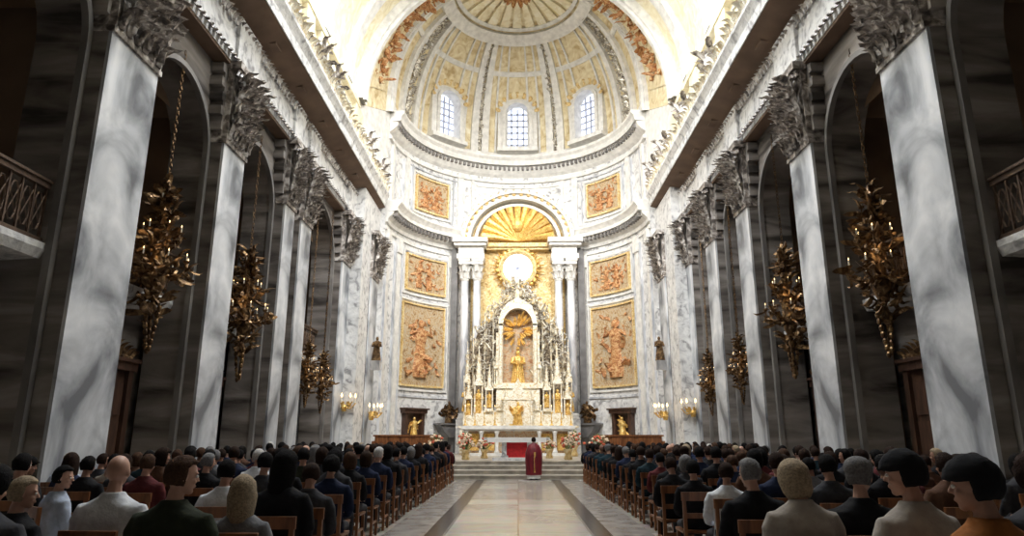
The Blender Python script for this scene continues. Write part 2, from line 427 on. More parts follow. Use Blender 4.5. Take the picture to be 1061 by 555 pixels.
    while y < YE-.1:
        lf.leaf((s*7.06, y, 14.28), (-s*.8,R(rg,-.4,.4),0), (0,0,1), R(rg,.36,.6), .26, curl=1.25, th=.3)
        if rg.random() < .5: lf.ball((s*7.1, y+.1, 14.4), R(rg,.09,.16), 7, 5)
        y += .26
    struct(lf.build('trim_14' if s<0 else 'trim_15', K['ivory']))
    # attic above the cornice and the springing of the nave vault
    at = MB().box(s*8.0, s*8.4, -4, 34.9, 14.3, 17.6)
    at.sweep([(7.75,17.3),(8.1,17.2),(8.1,17.7),(7.75,17.6)], -4, 30.4, s)
    for (y0,y1) in P: at.box(s*7.8, s*8.05, y0, y1, 14.3, 17.3)
    struct(at.build('wall_%s_attic'%sd, K['cream']))
    pn = MB()
    for i in range(len(P)-1):
        ya, yb = P[i][1]+.35, P[i+1][0]-.35
        if yb-ya < 1: continue
        pn.box(s*7.93,s*8.02,ya,yb,15.0,15.1); pn.box(s*7.93,s*8.02,ya,yb,16.8,16.9)
        pn.box(s*7.93,s*8.02,ya,ya+.1,15.1,16.8); pn.box(s*7.93,s*8.02,yb-.1,yb,15.1,16.8)
        for q in range(9):
            pn.leaf((s*7.97,(ya+yb)/2+(q-4)*.22,15.9+.25*math.cos(q*1.4)),(-s,0,0),(0,(q-4)*.3,1),.4,.2,curl=1.3,th=.3)
    struct(pn.build('trim_16' if s<0 else 'trim_17', K['whitep']))
    # choir side walls, between the entablature and the vault
    ch = MB().box(s*7.45, s*8.0, 31.2, 35.1, 0, 13.4)
    struct(ch.build('wall_%s_choir'%sd, K['white']))

# nave vault (barrel) with openings for the added lunettes and skylight, all unseen
def barrel(mb, rfun, zfun, y0, y1, ny, n, skip=None, th=.25):
    g = {}
    for j in range(ny+1):
        y = y0+(y1-y0)*j/ny
        for k in range(n+1):
            a = PI*k/n
            g[j,k] = len(mb.v); mb.v.append((-rfun(y)*math.cos(a), y, zfun(y)+rfun(y)*math.sin(a)))
    for j in range(ny):
        for k in range(n):
            if skip and skip(y0+(y1-y0)*(j+.5)/ny, PI*(k+.5)/n): continue
            mb.f.append((g[j,k],g[j+1,k],g[j+1,k+1],g[j,k+1]))
def skipn(y, a):
    e = min(a, PI-a)
    if 17.5 < y < 24.5 and abs(a-PI/2) < .38: return True
    for yc in (14.5, 21.6):
        if abs(y-yc) < 1.9 and .18 < e < .62: return True
    return False
nv = MB(); barrel(nv, lambda y: 8.0, lambda y: 17.6, -4, 30.6, 70, 48, skipn)
struct(nv.build('ceiling', K['cream'], smooth=True))
rb = MB()
def arch_band(mb, r0, r1, y0, y1, zc, n=40):
    for k in range(n):
        a, b = PI*k/n, PI*(k+1)/n
        P_ = lambda r,t,y: (-r*math.cos(t), y, zc+r*math.sin(t))
        vs = [P_(r0,a,y0),P_(r0,b,y0),P_(r1,b,y0),P_(r1,a,y0),P_(r0,a,y1),P_(r0,b,y1),P_(r1,b,y1),P_(r1,a,y1)]
        mb.add(vs, [(0,1,2,3),(7,6,5,4),(0,4,5,1),(2,6,7,3)])
for yy in (7.2,12.6,17.9-.9,24.4,28.2): arch_band(rb, 7.72, 8.02, yy-.35, yy+.35, 17.6)
arch_band(rb, 7.55, 8.05, 29.9, 30.6, 17.6); arch_band(rb, 7.40, 7.7, 30.1, 30.4, 17.6)
struct(rb.build('trim_18', K['whitep']))
# glowing panes of the nave windows added for the lamps, out of frame
gz = MB()
for yc in (14.5,21.6):
    for s in (-1,1):
        a0, a1 = .18, .62
        gz.add([(-s*8.05*math.cos(a0),yc-1.9,17.6+8.05*math.sin(a0)),(-s*8.05*math.cos(a0),yc+1.9,17.6+8.05*math.sin(a0)),
                (-s*8.05*math.cos(a1),yc+1.9,17.6+8.05*math.sin(a1)),(-s*8.05*math.cos(a1),yc-1.9,17.6+8.05*math.sin(a1))],[(0,1,2,3)])
gz.box(-3.3,3.3,17.4,24.6,25.3,25.35)
o = struct(gz.build('window_4', K['glass']))

# choir vault between nave and apse: a round arch that turns into the taller curve of the half dome
HD, ND = 8.4, 2.4
def choir_pt(y, a, inn=0.0):
    t = (y-30.5)/4.5
    Rx = 8.0-.8*t-inn; H = 8.0+(HD-8.0)*t-inn; n = 2+(ND-2)*t; z0 = 17.6+1.8*t
    c, q = math.cos(a), math.sin(a)
    k = (abs(c)**n+abs(q)**n)**(-1/n)
    return Vector((-Rx*c*k, y, z0+H*q*k))
cv = MB(); ny, na = 10, 56; g = {}
for j in range(ny+1):
    for k in range(na+1):
        g[j,k] = len(cv.v); cv.v.append(tuple(choir_pt(30.5+4.5*j/ny, PI*k/na)))
for j in range(ny):
    for k in range(na): cv.f.append((g[j,k],g[j+1,k],g[j+1,k+1],g[j,k+1]))
struct(cv.build('ceiling_choir', K['dome'], smooth=True))
cs = MB()
for s in (-1,1):
    cs.add([(s*8.0,30.5,14.2),(s*7.2,35.05,14.2),(s*7.2,35.05,19.4),(s*8.0,30.5,17.6)], [(0,1,2,3)])
struct(cs.build('wall_choir_attic', K['whitep']))
def choir_band(mb, ya, yb, inn, out=-.02, n=56):
    for k in range(n):
        a, b = PI*k/n, PI*(k+1)/n
        vs = [choir_pt(ya,a,inn),choir_pt(ya,b,inn),choir_pt(ya,b,out),choir_pt(ya,a,out),choir_pt(yb,a,inn),choir_pt(yb,b,inn),choir_pt(yb,b,out),choir_pt(yb,a,out)]
        mb.add(vs, [(0,1,2,3),(7,6,5,4),(0,4,5,1),(2,6,7,3)])
rb = MB(); choir_band(rb, 34.3, 35.0, .22); choir_band(rb, 34.5, 34.8, .34); choir_band(rb, 30.7, 31.3, .2)
struct(rb.build('trim_19', K['whitep']))
rgc = random.Random(12)
for sg, sd in ((-1,'left'),(1,'right')):
    c0_ = choir_pt(32.8, deg(30) if sg<0 else PI-deg(30))
    o = empty('ceiling_fresco', tuple(c0_)); tag(o, 'orange figure fresco curving up the %s of the vault before the half dome'%sd, 'fresco', 'vault frescoes')
    fa_ = lambda d: deg(d) if sg < 0 else PI-deg(d)
    fld = MB()
    for j in range(4):
        for k in range(16):
            y0_, y1_ = 31.6+2.4*j/4, 31.6+2.4*(j+1)/4; a0, a1 = fa_(8+52*k/16), fa_(8+52*(k+1)/16)
            fld.add([choir_pt(y0_,a0,.05)-c0_,choir_pt(y1_,a0,.05)-c0_,choir_pt(y1_,a1,.05)-c0_,choir_pt(y0_,a1,.05)-c0_],[(0,1,2,3)])
    fld.build('painted_field', K['dome'], o)
    fg = MB()
    for k in range(80):
        a = fa_(12+44*k/80); p = choir_pt(R(rgc,31.9,33.7), a, .07)-c0_
        inw = (Vector((0,33,20))-c0_-p).normalized()
        fg.leaf(p, inw, Vector((R(rgc,-1,1),R(rgc,-1,1),R(rgc,-1,1))), R(rgc,.3,.6), R(rgc,.15,.35), curl=1.2, th=.35)
        if k%7==0: fg.ball(tuple(p+inw*.1), R(rgc,.12,.2), 7,5)
    fg.build('painted_figures', K['orange'], o)

# ---------------- apse shell
def apse_rev(mb, prof, p0, p1, n=60):
    # prof: (r,z) list ; angle phi from +Y towards +X
    g = {}
    for i in range(n+1):
        ph = p0+(p1-p0)*i/n
        for j,(r,z) in enumerate(prof):
            g[i,j] = len(mb.v); mb.v.append((r*math.sin(ph), YC+r*math.cos(ph), z))
    m = len(prof)
    for i in range(n):
        for j in range(m):
            k = (j+1)%m
            mb.f.append((g[i,j],g[i+1,j],g[i+1,k],g[i,k]))
    mb.f.append(tuple(g[0,j] for j in range(m))); mb.f.append(tuple(g[n,j] for j in reversed(range(m))))
aw = MB(); apse_rev(aw, [(RA,0),(RA+.4,0),(RA+.4,19.4),(RA,19.4)], -PI/2, PI/2)
struct(aw.build('wall_apse', K['white'], smooth=False))
cr = MB()
for sg in (-1,1):
    a, b = sorted((sg*deg(27), sg*deg(90)))
    for prof in ([(7.22,12.5),(7.22,12.7),(7.1,12.7),(7.1,12.5)], [(7.22,12.9),(7.22,13.5),(6.75,13.5),(6.8,13.35),(7.05,13.1),(7.08,12.9)],
                 [(7.22,13.5),(7.22,14.15),(6.35,14.15),(6.35,14.02),(6.45,13.9),(6.55,13.75),(6.55,13.55)]):
        apse_rev(cr, prof, a, b, 30)
    apse_rev(cr, [(7.22,.0),(7.22,1.2),(7.02,1.2),(6.98,1.0),(6.98,0)], a, b, 30)
for prof in ([(7.22,17.8),(7.22,18.0),(7.05,18.0),(7.05,17.8)], [(7.22,18.2),(7.22,18.8),(6.7,18.8),(6.8,18.55),(7.0,18.35)],
             [(7.22,18.8),(7.22,19.5),(6.4,19.5),(6.4,19.35),(6.55,19.2),(6.6,18.9)]):
    apse_rev(cr, prof, -PI/2, PI/2, 60)
struct(cr.build('trim_20', K['whitep']))
dn = MB()
def apm(ph): # frame on the apse wall: local x along wall, y into the room, z up
    return Matrix.Translation((0,YC,0)) @ Matrix.Rotation(-ph,4,'Z') @ Matrix.Translation((0,RA,0)) @ Matrix.Rotation(PI,4,'Z')
ph = -deg(88)
while ph < deg(88.5):
    if abs(ph) > deg(30):
        dn.box(-.07,.07,.1,.62,13.28,13.5,apm(ph))
    dn.box(-.07,.07,.1,.6,18.58,18.8,apm(ph)); ph += deg(2.6)
struct(dn.build('trim_21', K['arch']))
# flat pilaster strips on the apse wall
st = MB()
for sg in (-1,1):
    for d in (34.5,72.5,86):
        st.box(-.22,.22,0,.14,1.2,12.5,apm(sg*deg(d)))
        st.box(-.3,.3,0,.22,11.7,12.5,apm(sg*deg(d)))
    for d in (31,67,83): st.box(-.2,.2,0,.12,14.1,17.8,apm(sg*deg(d)))
struct(st.build('trim_22', K['whitep']))
st = MB()
for sg in (-1,1):
    for d,za,zb in ((38.5,12.05,12.2),):
        for q in range(14): st.box(-.2,.2,0,.07,za,zb,apm(sg*deg(37+q*2.4)))
    for d in (35.6,68.8,75.5,88):
        st.box(-.05,.05,0,.12,1.3,12.2,apm(sg*deg(d)))
    for q in range(14):
        st.box(-.2,.2,0,.09,9.28,9.4,apm(sg*deg(37+q*2.4))); st.box(-.2,.2,0,.07,3.7,3.82,apm(sg*deg(37+q*2.4)))
        st.box(-.2,.2,0,.07,14.45,14.53,apm(sg*deg(34+q*2.2))); st.box(-.2,.2,0,.07,17.5,17.58,apm(sg*deg(34+q*2.2)))
    for d in (35,62.5,70,80): st.box(-.04,.04,0,.1,14.45,17.6,apm(sg*deg(d)))
struct(st.build('trim_28', K['greym']))
pl = MB()   # recessed panel mouldings between the cornices, centre
for d in (-9,9): pl.box(-.05,.05,0,.08,16.9,17.6,apm(deg(d)))
for d in (-24,24): pl.box(-.09,.09,0,.1,14.2,17.8,apm(deg(d)))
for k in range(-12,13):
    pl.box(-.11,.11,0,.08,17.45,17.53,apm(deg(k*1.75))); 
struct(pl.build('trim_23', K['whitep']))

# dome shell (superellipse profile)
def dome_pt(r, ph):
    h = HD*(max(0,1-(r/RA)**ND))**(1/ND)
    return Vector((r*math.sin(ph), YC+r*math.cos(ph), 19.4+h))
def dome_r(tt):     # tt 0 base .. 1 apex
    a = tt*PI/2
    c, s_ = math.cos(a), math.sin(a)
    k = (c**ND+s_**ND)**(-1/ND)
    return RA*c*k
def dome_q(tt, ph, inn=0.0):
    p = dome_pt(dome_r(tt), ph); c = Vector((0,YC,19.4+2.0))
    return p+(c-p).normalized()*inn
WPH = [deg(-42), 0.0, deg(42)]
ds = MB(); n1, n2 = 96, 34; g = {}
for i in range(n1+1):
    for j in range(n2+1):
        g[i,j] = len(ds.v); ds.v.append(tuple(dome_q(j/n2, -PI/2+PI*i/n1)))
def in_window(ph, tt):
    z = dome_q(tt, ph).z
    for wph in WPH:
        dx = abs(ph-wph)*7.0
        if dx < .98 and 20.0 < z < 22.6: return True
        if z >= 22.6 and math.hypot(dx, z-22.6) < .98: return True
    return False
for i in range(n1):
    for j in range(n2):
        if in_window(-PI/2+PI*(i+.5)/n1, (j+.5)/n2): continue
        ds.f.append((g[i,j],g[i+1,j],g[i+1,j+1],g[i,j+1]))
struct(ds.build('ceiling_apse', K['dome'], smooth=True))
# ribs of the dome
def dome_band(mb, ph, wdt, t0, t1, inn, n=22, taper=True):
    for k in range(n):
        ta, tb = t0+(t1-t0)*k/n, t0+(t1-t0)*(k+1)/n
        def four(tt, h):
            r = max(dome_r(tt), .01)
            w2 = wdt*(max(.25,(r/RA)) if taper else 1)/2
            dphi = min(w2/r, .5)
            return dome_q(tt, ph-dphi, h), dome_q(tt, ph+dphi, h)
        a,b = four(ta,-.05); c,d = four(tb,-.05); e,f = four(ta,inn); g2,h = four(tb,inn)
        mb.add([a,b,d,c,e,f,h,g2], [(4,5,6,7),(0,4,7,3),(1,2,6,5),(0,1,5,4),(3,7,6,2)])
def dome_ring(mb, t0, t1, inn, p0=-PI/2, p1=PI/2, n=60):
    for k in range(n):
        a, b = p0+(p1-p0)*k/n, p0+(p1-p0)*(k+1)/n
        vs = [dome_q(t0,a,-.05),dome_q(t0,b,-.05),dome_q(t1,b,-.05),dome_q(t1,a,-.05),dome_q(t0,a,inn),dome_q(t0,b,inn),dome_q(t1,b,inn),dome_q(t1,a,inn)]
        mb.add(vs, [(4,5,6,7),(0,1,5,4),(2,3,7,6)])
TR = .62
rb = MB()
for d in (-18,-24,18,24): dome_band(rb, deg(d), .5, .0, TR, .22)
for d in (-64,-77,64,77): dome_band(rb, deg(d), .45, .0, TR, .26)

for d in (-12,-30,-36,-52,-58,12,30,36,52,58,-6,6): dome_band(rb, deg(d), .14, .0 if abs(d)!=36 else .34, TR, .12)
dome_ring(rb, .43,.455,.1); dome_ring(rb, TR-.03, TR+.035, .3); dome_ring(rb, TR+.05, TR+.07, .2)
dome_ring(rb, .0, .035, .2)
struct(rb.build('trim_24', K['whitep']))
fn = MB()
for k in range(13):
    dome_band(fn, deg(-84+14*k), 1.2, TR+.07, .985, .16, n=8)
struct(fn.build('trim_25', K['cream']))
# carved scrollwork along the broad ribs
og = MB(); rg = random.Random(3)
for sg in (-1,1):
    for d, n in ((70.5,60),(21,20)):
        for k in range(n):
            tt = .04+(TR-.08)*k/n
            p = dome_q(tt, sg*deg(d+R(rg,-3,3)*(1 if n>40 else .4)), .10)
            inw = (Vector((0,YC,21.4))-p).normalized()
            up = (dome_q(tt+.03, sg*deg(d), .1)-p).normalized()
            og.leaf(p, inw, up+Vector((R(rg,-.5,.5),0,0)), .42, .3, curl=1.4, th=.35)
struct(og.build('trim_26', K['silver']))
# window surrounds
for wi, wph in enumerate(WPH):
    M = Matrix.Translation((0,YC,0)) @ Matrix.Rotation(-wph,4,'Z') @ Matrix.Translation((0,6.75,0)) @ Matrix.Rotation(PI,4,'Z')
    o = empty('window_%d'%(wi+1)); o.matrix_world = M; struct(o)
    n = 16
    def ring(w0, w1, y0, y1):
        m = MB()
        def outl(w):
            return [(-w,20.1),(-w,22.55)]+[(-w*math.cos(PI*k/n), 22.55+w*math.sin(PI*k/n)) for k in range(1,n)]+[(w,22.55),(w,20.1)]
        A, B = outl(w0), outl(w1)
        for k in range(len(A)-1):
            (ax,az),(bx,bz),(cx,cz),(dx,dz) = A[k],A[k+1],B[k+1],B[k]
            m.add([(ax,y0,az),(bx,y0,bz),(cx,y0,cz),(dx,y0,dz),(ax,y1,az),(bx,y1,bz),(cx,y1,cz),(dx,y1,dz)],
                  [(4,5,6,7),(0,4,7,3)[::-1],(0,1,5,4),(3,2,6,7),(0,1,2,3)])
        return m
    fr = ring(.78,1.0,-.6,.35); 
    f2 = ring(1.0,1.32,-.5,.18); fr.v, fr.f = fr.v, fr.f; fr.add(f2.v, f2.f)
    fr.box(-1.35,1.35,-.5,.42,19.85,20.12)
    fr.build('window_frame', K['whitep'], o)
    lg = MB()
    for k in range(9):
        a = PI*(k+.5)/9
        lg.leaf((-1.15*math.cos(a),.2,22.6+1.15*math.sin(a)),(0,1,0),(-math.cos(a),0,math.sin(a)),.4,.32,curl=1.2,th=.3)
    lg.build('carved_hood', K['goldw'], o)
    gl = MB()
    pts = [(-.8,20.1),(.8,20.1),(.8,22.55)]+[(.8*math.cos(PI*k/n),22.55+.8*math.sin(PI*k/n)) for k in range(1,n)]+[(-.8,22.55)]
    gl.prism(pts, .03, Matrix.Translation((0,-.5,0)))
    gl.build('glass', K['glass'], o)
    br = MB()
    for k in range(1,4): br.box(-.8+k*.4-.05,-.8+k*.4+.05,-.45,-.38,20.1,23.2)
    for k in range(1,7): br.box(-.78,.78,-.45,-.38,20.1+k*.45-.045,20.1+k*.45+.045)
    br.build('window_bars', K['lead'], o)
# painted panels in the dome: frames with figures
def figure_relief(mb, M, h, rg, n=1):
    # generic draped figure in low relief, base at origin, height h; y out of the wall
    for q in range(n):
        x = (q-(n-1)/2)*h*.55
        mb.ball((x,.02,h*.86),(h*.06,h*.05,h*.075),8,6,M)
        mb.lathe([(h*.15,0),(h*.17,h*.1),(h*.12,h*.35),(h*.10,h*.5),(h*.15,h*.68),(h*.12,h*.76),(h*.04,h*.8)],10,(x,0,0),.35,M)
        for sg in (-1,1):
            a = R(rg,.1,.5)
            mb.tube([(x+sg*h*.12,.02,h*.73),(x+sg*h*.24,.05,h*(.62+a*.2)),(x+sg*h*.20,.07,h*(.78+a*.2))],[h*.04,h*.035,h*.02],6,M)
        for k in range(7):
            mb.leaf(M@Vector((x+R(rg,-.2,.2)*h,.0,R(rg,.02,.6)*h)), M.to_3x3()@Vector((R(rg,-.5,.5),1,0)), M.to_3x3()@Vector((R(rg,-1,1),0,R(rg,-.4,1))), h*.22, h*.11, curl=1.1, th=.3)
rg = random.Random(11)
def dome_paint(ph, t0, t1, dw, label, grp):
    o = empty('ceiling_fresco', tuple(dome_q((t0+t1)/2, ph)))
    tag(o, label, 'fresco', grp)
    b = o.location
    fld = MB(); n = 10
    for i in range(n):
        for j in range(n):
            a0, a1 = ph-dw+2*dw*i/n, ph-dw+2*dw*(i+1)/n
            c0, c1 = t0+(t1-t0)*j/n, t0+(t1-t0)*(j+1)/n
            fld.add([dome_q(c0,a0,.06)-b,dome_q(c0,a1,.06)-b,dome_q(c1,a1,.06)-b,dome_q(c1,a0,.06)-b],[(0,1,2,3)])
    fld.build('painted_field', K['fresco'], o)
    fg = MB()
    for k in range(46):
        tt = t0+(t1-t0)*(.12+.76*k/46); p = dome_q(tt, ph+R(rg,-.55,.55)*dw, .07)-b
        inw = (Vector((0,YC,21.4))-b-p).normalized()
        fg.leaf(p, inw, Vector((R(rg,-1,1),R(rg,-1,1),R(rg,-.2,1))), R(rg,.3,.55), R(rg,.2,.4), curl=1.2, th=.4)
        if k%4==0: fg.ball(tuple(p+inw*.1), R(rg,.14,.22), 7,5)
    fg.build('painted_figures', K['orange'], o)
md = MB()
for k in range(14):
    a = k/14*2*PI
    p = dome_q(.90,0,.2)+Vector((math.cos(a)*.35, -.1, math.sin(a)*.12))
    md.leaf(p, (0,-.5,-1), (math.cos(a),0,math.sin(a)*.5), .6, .35, curl=1.1, th=.4)
md.ball(tuple(dome_q(.90,0,.25)), (.4,.3,.22), 10, 6)
tag(md.build('dome_rosette', K['orange']), 'orange and gold rosette at the very top of the apse dome', 'ornament')

# ---------------- framed wall paintings on the apse wall
def wall_painting(ph, half, z0, z1, label, grp, nfig):
    o = empty('framed_painting'); o.matrix_world = apm(ph) @ Matrix.Translation((0,0,z0)); tag(o, label, 'painting', grp)
    H = z1-z0; n = 10
    def P_(u, y, z):      # follow the wall curve in local frame
        a = u/RA
        return ((RA-y)*math.sin(a), RA-(RA-y)*math.cos(a), z)
    def curved(mb, u0, u1, y0, y1, za, zb):
        k = max(1,int(abs(u1-u0)/.3))
        for i in range(k):
            a, b = u0+(u1-u0)*i/k, u0+(u1-u0)*(i+1)/k
            mb.add([P_(a,y0,za),P_(b,y0,za),P_(b,y1,za),P_(a,y1,za),P_(a,y0,zb),P_(b,y0,zb),P_(b,y1,zb),P_(a,y1,zb)],
                   [(0,3,2,1),(4,5,6,7),(0,1,5,4),(1,2,6,5),(2,3,7,6),(3,0,4,7)])
    wd = half*RA
    c = MB(); curved(c, -wd, wd, -.02, .06, 0, H); c.build('canvas', K['fresco'], o)
    f = MB()
    for (e, y1, m_) in ((.0,.16,.1),):
        curved(f,-wd-.1,wd+.1,0,y1,-.1,0); curved(f,-wd-.1,wd+.1,0,y1,H,H+.1)
        curved(f,-wd-.1,-wd,0,y1,0,H); curved(f,wd,wd+.1,0,y1,0,H)
    f.build('gilt_frame', K['goldw'], o)
    f = MB()
    curved(f,-wd-.34,wd+.34,0,.1,-.34,-.22); curved(f,-wd-.34,wd+.34,0,.1,H+.22,H+.34)
    curved(f,-wd-.34,-wd-.24,0,.1,-.22,H+.22); curved(f,wd+.24,wd+.34,0,.1,-.22,H+.22)
    f.build('outer_moulding', K['whitep'], o)
    fg = MB(); r2 = random.Random(int(z0*10)+(1 if ph>0 else 0))
    Ms = Matrix.Translation((0,.08,H*.1))
    figure_relief(fg, Ms, H*.78, r2, 1 if nfig==1 else 2) if nfig else None
    for k in range(26):
        fg.leaf(P_(R(r2,-.8,.8)*wd,.05,R(r2,.08,.9)*H), (0,1,0), (R(r2,-1,1),0,R(r2,-1,1)), .45*min(1,H/2.5), .25*min(1,H/2.5), curl=.9, th=.2)
    fg.build('painted_figures', K['orange'], o)
for sg, sd in ((-1,'left'),(1,'right')):
    wall_painting(sg*deg(53), deg(13.5), 4.4, 9.0, 'tall painting of an orange draped figure on the curved wall %s of the altar'%sd, 'tall apse paintings', 1)
    wall_painting(sg*deg(52), deg(12.5), 9.9, 11.9, 'small framed scene above the tall painting, %s of the altar'%sd, 'small apse paintings', 2)
    wall_painting(sg*deg(49), deg(10), 15.0, 17.0, 'small framed scene between the two curved cornices, %s half of apse'%sd, 'upper apse paintings', 2)

# ---------------- aedicule round the high altar
ae = empty('altar_arch', (0,40.9,0)); tag(ae, 'great round-headed white and gilded arch framing the high altar', 'arch')
def aep(mb, name, m, smooth=False, par=ae):
    mb.v = [(v[0],v[1]-40.9,v[2]) for v in mb.v]; return mb.build(name, m, par, smooth)
m = MB(); n = 32
for (r0,r1,y0,y1) in ((2.95,3.35,40.5,41.6),(3.3,3.55,40.3,41.4),(2.55,2.75,40.9,41.7)):
    for k in range(n):
        a,b = PI*k/n, PI*(k+1)/n
        Pq = lambda r,t,y: (-r*math.cos(t), y, 13.45+r*.92*math.sin(t))
        m.add([Pq(r0,a,y0),Pq(r0,b,y0),Pq(r1,b,y0),Pq(r1,a,y0),Pq(r0,a,y1),Pq(r0,b,y1),Pq(r1,b,y1),Pq(r1,a,y1)],[(0,1,2,3),(7,6,5,4),(0,4,5,1),(2,6,7,3)])
aep(m, 'arch_moulding', K['whitep'])
m = MB()
for k in range(22):
    a = PI*(k+.5)/22
    m.leaf((-3.15*math.cos(a),40.45,13.45+3.15*.92*math.sin(a)),(0,-1,0),(-math.cos(a),0,math.sin(a)),.4,.34,curl=1.0,th=.3)
aep(m, 'arch_gilding', K['goldw'])
for sg in (-1,1):
    m = MB()
    m.box(sg*2.05, sg*3.75, 40.0, 41.5, 12.15, 12.45); m.box(sg*2.1, sg*3.65, 40.1, 41.5, 12.45, 12.95)
    m.box(sg*1.95, sg*3.9, 39.85, 41.5, 12.95, 13.15); m.box(sg*1.85, sg*4.0, 39.7, 41.5, 13.15, 13.42)
    aep(m, 'entablature_block', K['whitep'])
m = MB()
pts = [(-2.95,0),(2.95,0),(2.95,13.45)]+[(2.95*math.cos(PI*k/20),13.45+2.95*.92*math.sin(PI*k/20)) for k in range(1,20)]+[(-2.95,13.45)]
m.prism(pts, .25, Matrix.Translation((0,41.35,0)))
aep(m, 'gilded_backdrop', K['goldw'])
m = MB()
for k in range(13):                                                # shell in the tympanum
    a = PI*(k+.5)/13
    m.tube([(0,41.2,13.6),(-1.2*math.cos(a),40.95,13.6+1.15*math.sin(a)),(-2.3*math.cos(a),40.85,13.6+2.15*math.sin(a))],[.06,.17,.26],7)
for k in range(20):
    r2 = random.Random(k); m.leaf((R(r2,-1.9,1.9),41.2,13.7+R(r2,0,1.3)),(0,-1,0),(R(r2,-1,1),0,1),.6,.35,curl=1.2,th=.3)
m.ball((0,40.95,14.6),(.4,.3,.5),10,7)
aep(m, 'shell_carving', K['gold'])
m = MB(); m.box(-2.1,2.1,40.75,41.4,13.1,13.35); m.box(-2.1,2.1,40.9,41.4,12.95,13.1)
aep(m, 'gilded_cornice', K['goldw'])
# oculus with gold rays
oc = empty('oculus_window', (0,41.1,11.75)); tag(oc, 'bright white round window with gold rays above the altar', 'window')
M_ = Matrix.Translation((0,0,0)) @ Matrix.Rotation(PI/2,4,'X')
MB().lathe([(.01,0),(.97,0),(.97,.08),(.01,.08)],28,(0,0,0),1,M_).build('glass', K['glass'], oc)
MB().lathe([(.92,-.05),(1.2,-.05),(1.2,.2),(1.06,.26),(.92,.16)],28,(0,0,0),1,M_,caps=False).build('round_frame', K['goldw'], oc)
m = MB()
for k in range(8):
    a = k/8*PI; m.tube([(-.95*math.cos(a),-.12,-.95*math.sin(a)),(.95*math.cos(a),-.12,.95*math.sin(a))],.014,4)
m.build('window_bars', K['lead'], oc)
m = MB(); rg = random.Random(9)
for k in range(44):
    a = 2*PI*k/44; L = 1.75 if k%2 else 1.5
    m.tube([(1.18*math.cos(a),.06,1.18*math.sin(a)),(L*math.cos(a),.0,L*math.sin(a))],[.075,.015],4)
for k in range(26):
    a = 2*PI*k/26+.1; m.ball((1.28*math.cos(a),-.1,1.28*math.sin(a)),(R(rg,.1,.2),.12,R(rg,.1,.18)),7,5)
m.build('gold_rays', K['gold'], oc)
# big columns of the aedicule
ci = 0
for X in (-3.25,-2.5,2.5,3.25):
    o = empty('altar_column', (X, 40.45, 0.6))
    pos = {-3.25:'outer grey marble column left of the high altar', -2.5:'inner grey marble column left of the high altar',
           2.5:'inner grey marble column right of the high altar', 3.25:'outer grey marble column right of the high altar'}[X]
    tag(o, pos, 'column', 'columns framing the high altar')
    MB().box(-.36,.36,-.36,.36,0,1.9).build('pedestal', K['white'], o)
    MB().lathe([(.36,1.9),(.36,2.0),(.30,2.08),(.33,2.16),(.27,2.26)],20).build('base', K['whitep'], o, True)
    MB().lathe([(.26,2.26),(.265,4),(.25,7),(.225,10.2)],20).build('shaft', K['greym'], o, True)
    cp = MB().lathe([(.24,10.2),(.26,10.3),(.22,10.35),(.24,10.9),(.33,11.2)],16)
    for r_ in range(2):
        for k in range(8):
            a = 2*PI*(k+.5*r_)/8
            cp.leaf((.23*math.cos(a),.23*math.sin(a),10.35+.38*r_),(math.cos(a),math.sin(a),0),(0,0,1),.5,.22,curl=1.2,th=.25)
    cp.box(-.37,.37,-.37,.37,11.2,11.4); cp.box(-.42,.42,-.42,.42,11.4,11.55)
    cp.build('capital', K['whitep'], o)
dk = MB()
for sg in (-1,1): dk.box(sg*3.72, sg*4.1, 40.55, 41.4, .6, 12.9)
struct(dk.build('trim_27', K['darkm']))

# ================================================================== HIGH ALTAR
rt = empty('gilded_retable', (0,38.0,.6)); tag(rt, 'towering ivory and gold carved retable full of spires behind the altar', 'altarpiece')
def pinnacle(mb, x, y, z, w, h, rg):
    # square gothic pinnacle: open-looking body, gables, crocketed spire
    mb.box(x-w/2,x+w/2,y-w/2,y+w/2,z,z+h*.06)
    for a in (-1,1):
        for b in (-1,1): mb.lathe([(w*.09,0),(w*.07,h*.4)],6,(x+a*w*.38,y+b*w*.38,z+h*.06))
    mb.box(x-w*.5,x+w*.5,y-w*.5,y+w*.5,z+h*.44,z+h*.48)
    for (dx,dy) in ((0,-1),(1,0),(-1,0)):
        M = Matrix.Translation((x+dx*w*.42,y+dy*w*.42,z+h*.46)) @ Matrix.Rotation(0 if dy else PI/2,4,'Z')
        mb.prism([(-w*.45,0),(w*.45,0),(0,w*1.0)], w*.1, M)
    mb.lathe([(w*.42,0),(w*.30,h*.1),(w*.12,h*.36),(w*.03,h*.5),(w*.10,h*.51),(w*.02,h*.54)],6,(x,y,z+h*.46))
    for k in range(5):
        for q in range(4):
            a = q*PI/2+PI/4; r = w*(.42-.07*k)
            mb.leaf((x+r*math.cos(a)*.8,y+r*math.sin(a)*.8,z+h*(.49+.075*k)),(math.cos(a),math.sin(a),0),(0,0,1),w*.42,w*.22,curl=1.5,th=.35)
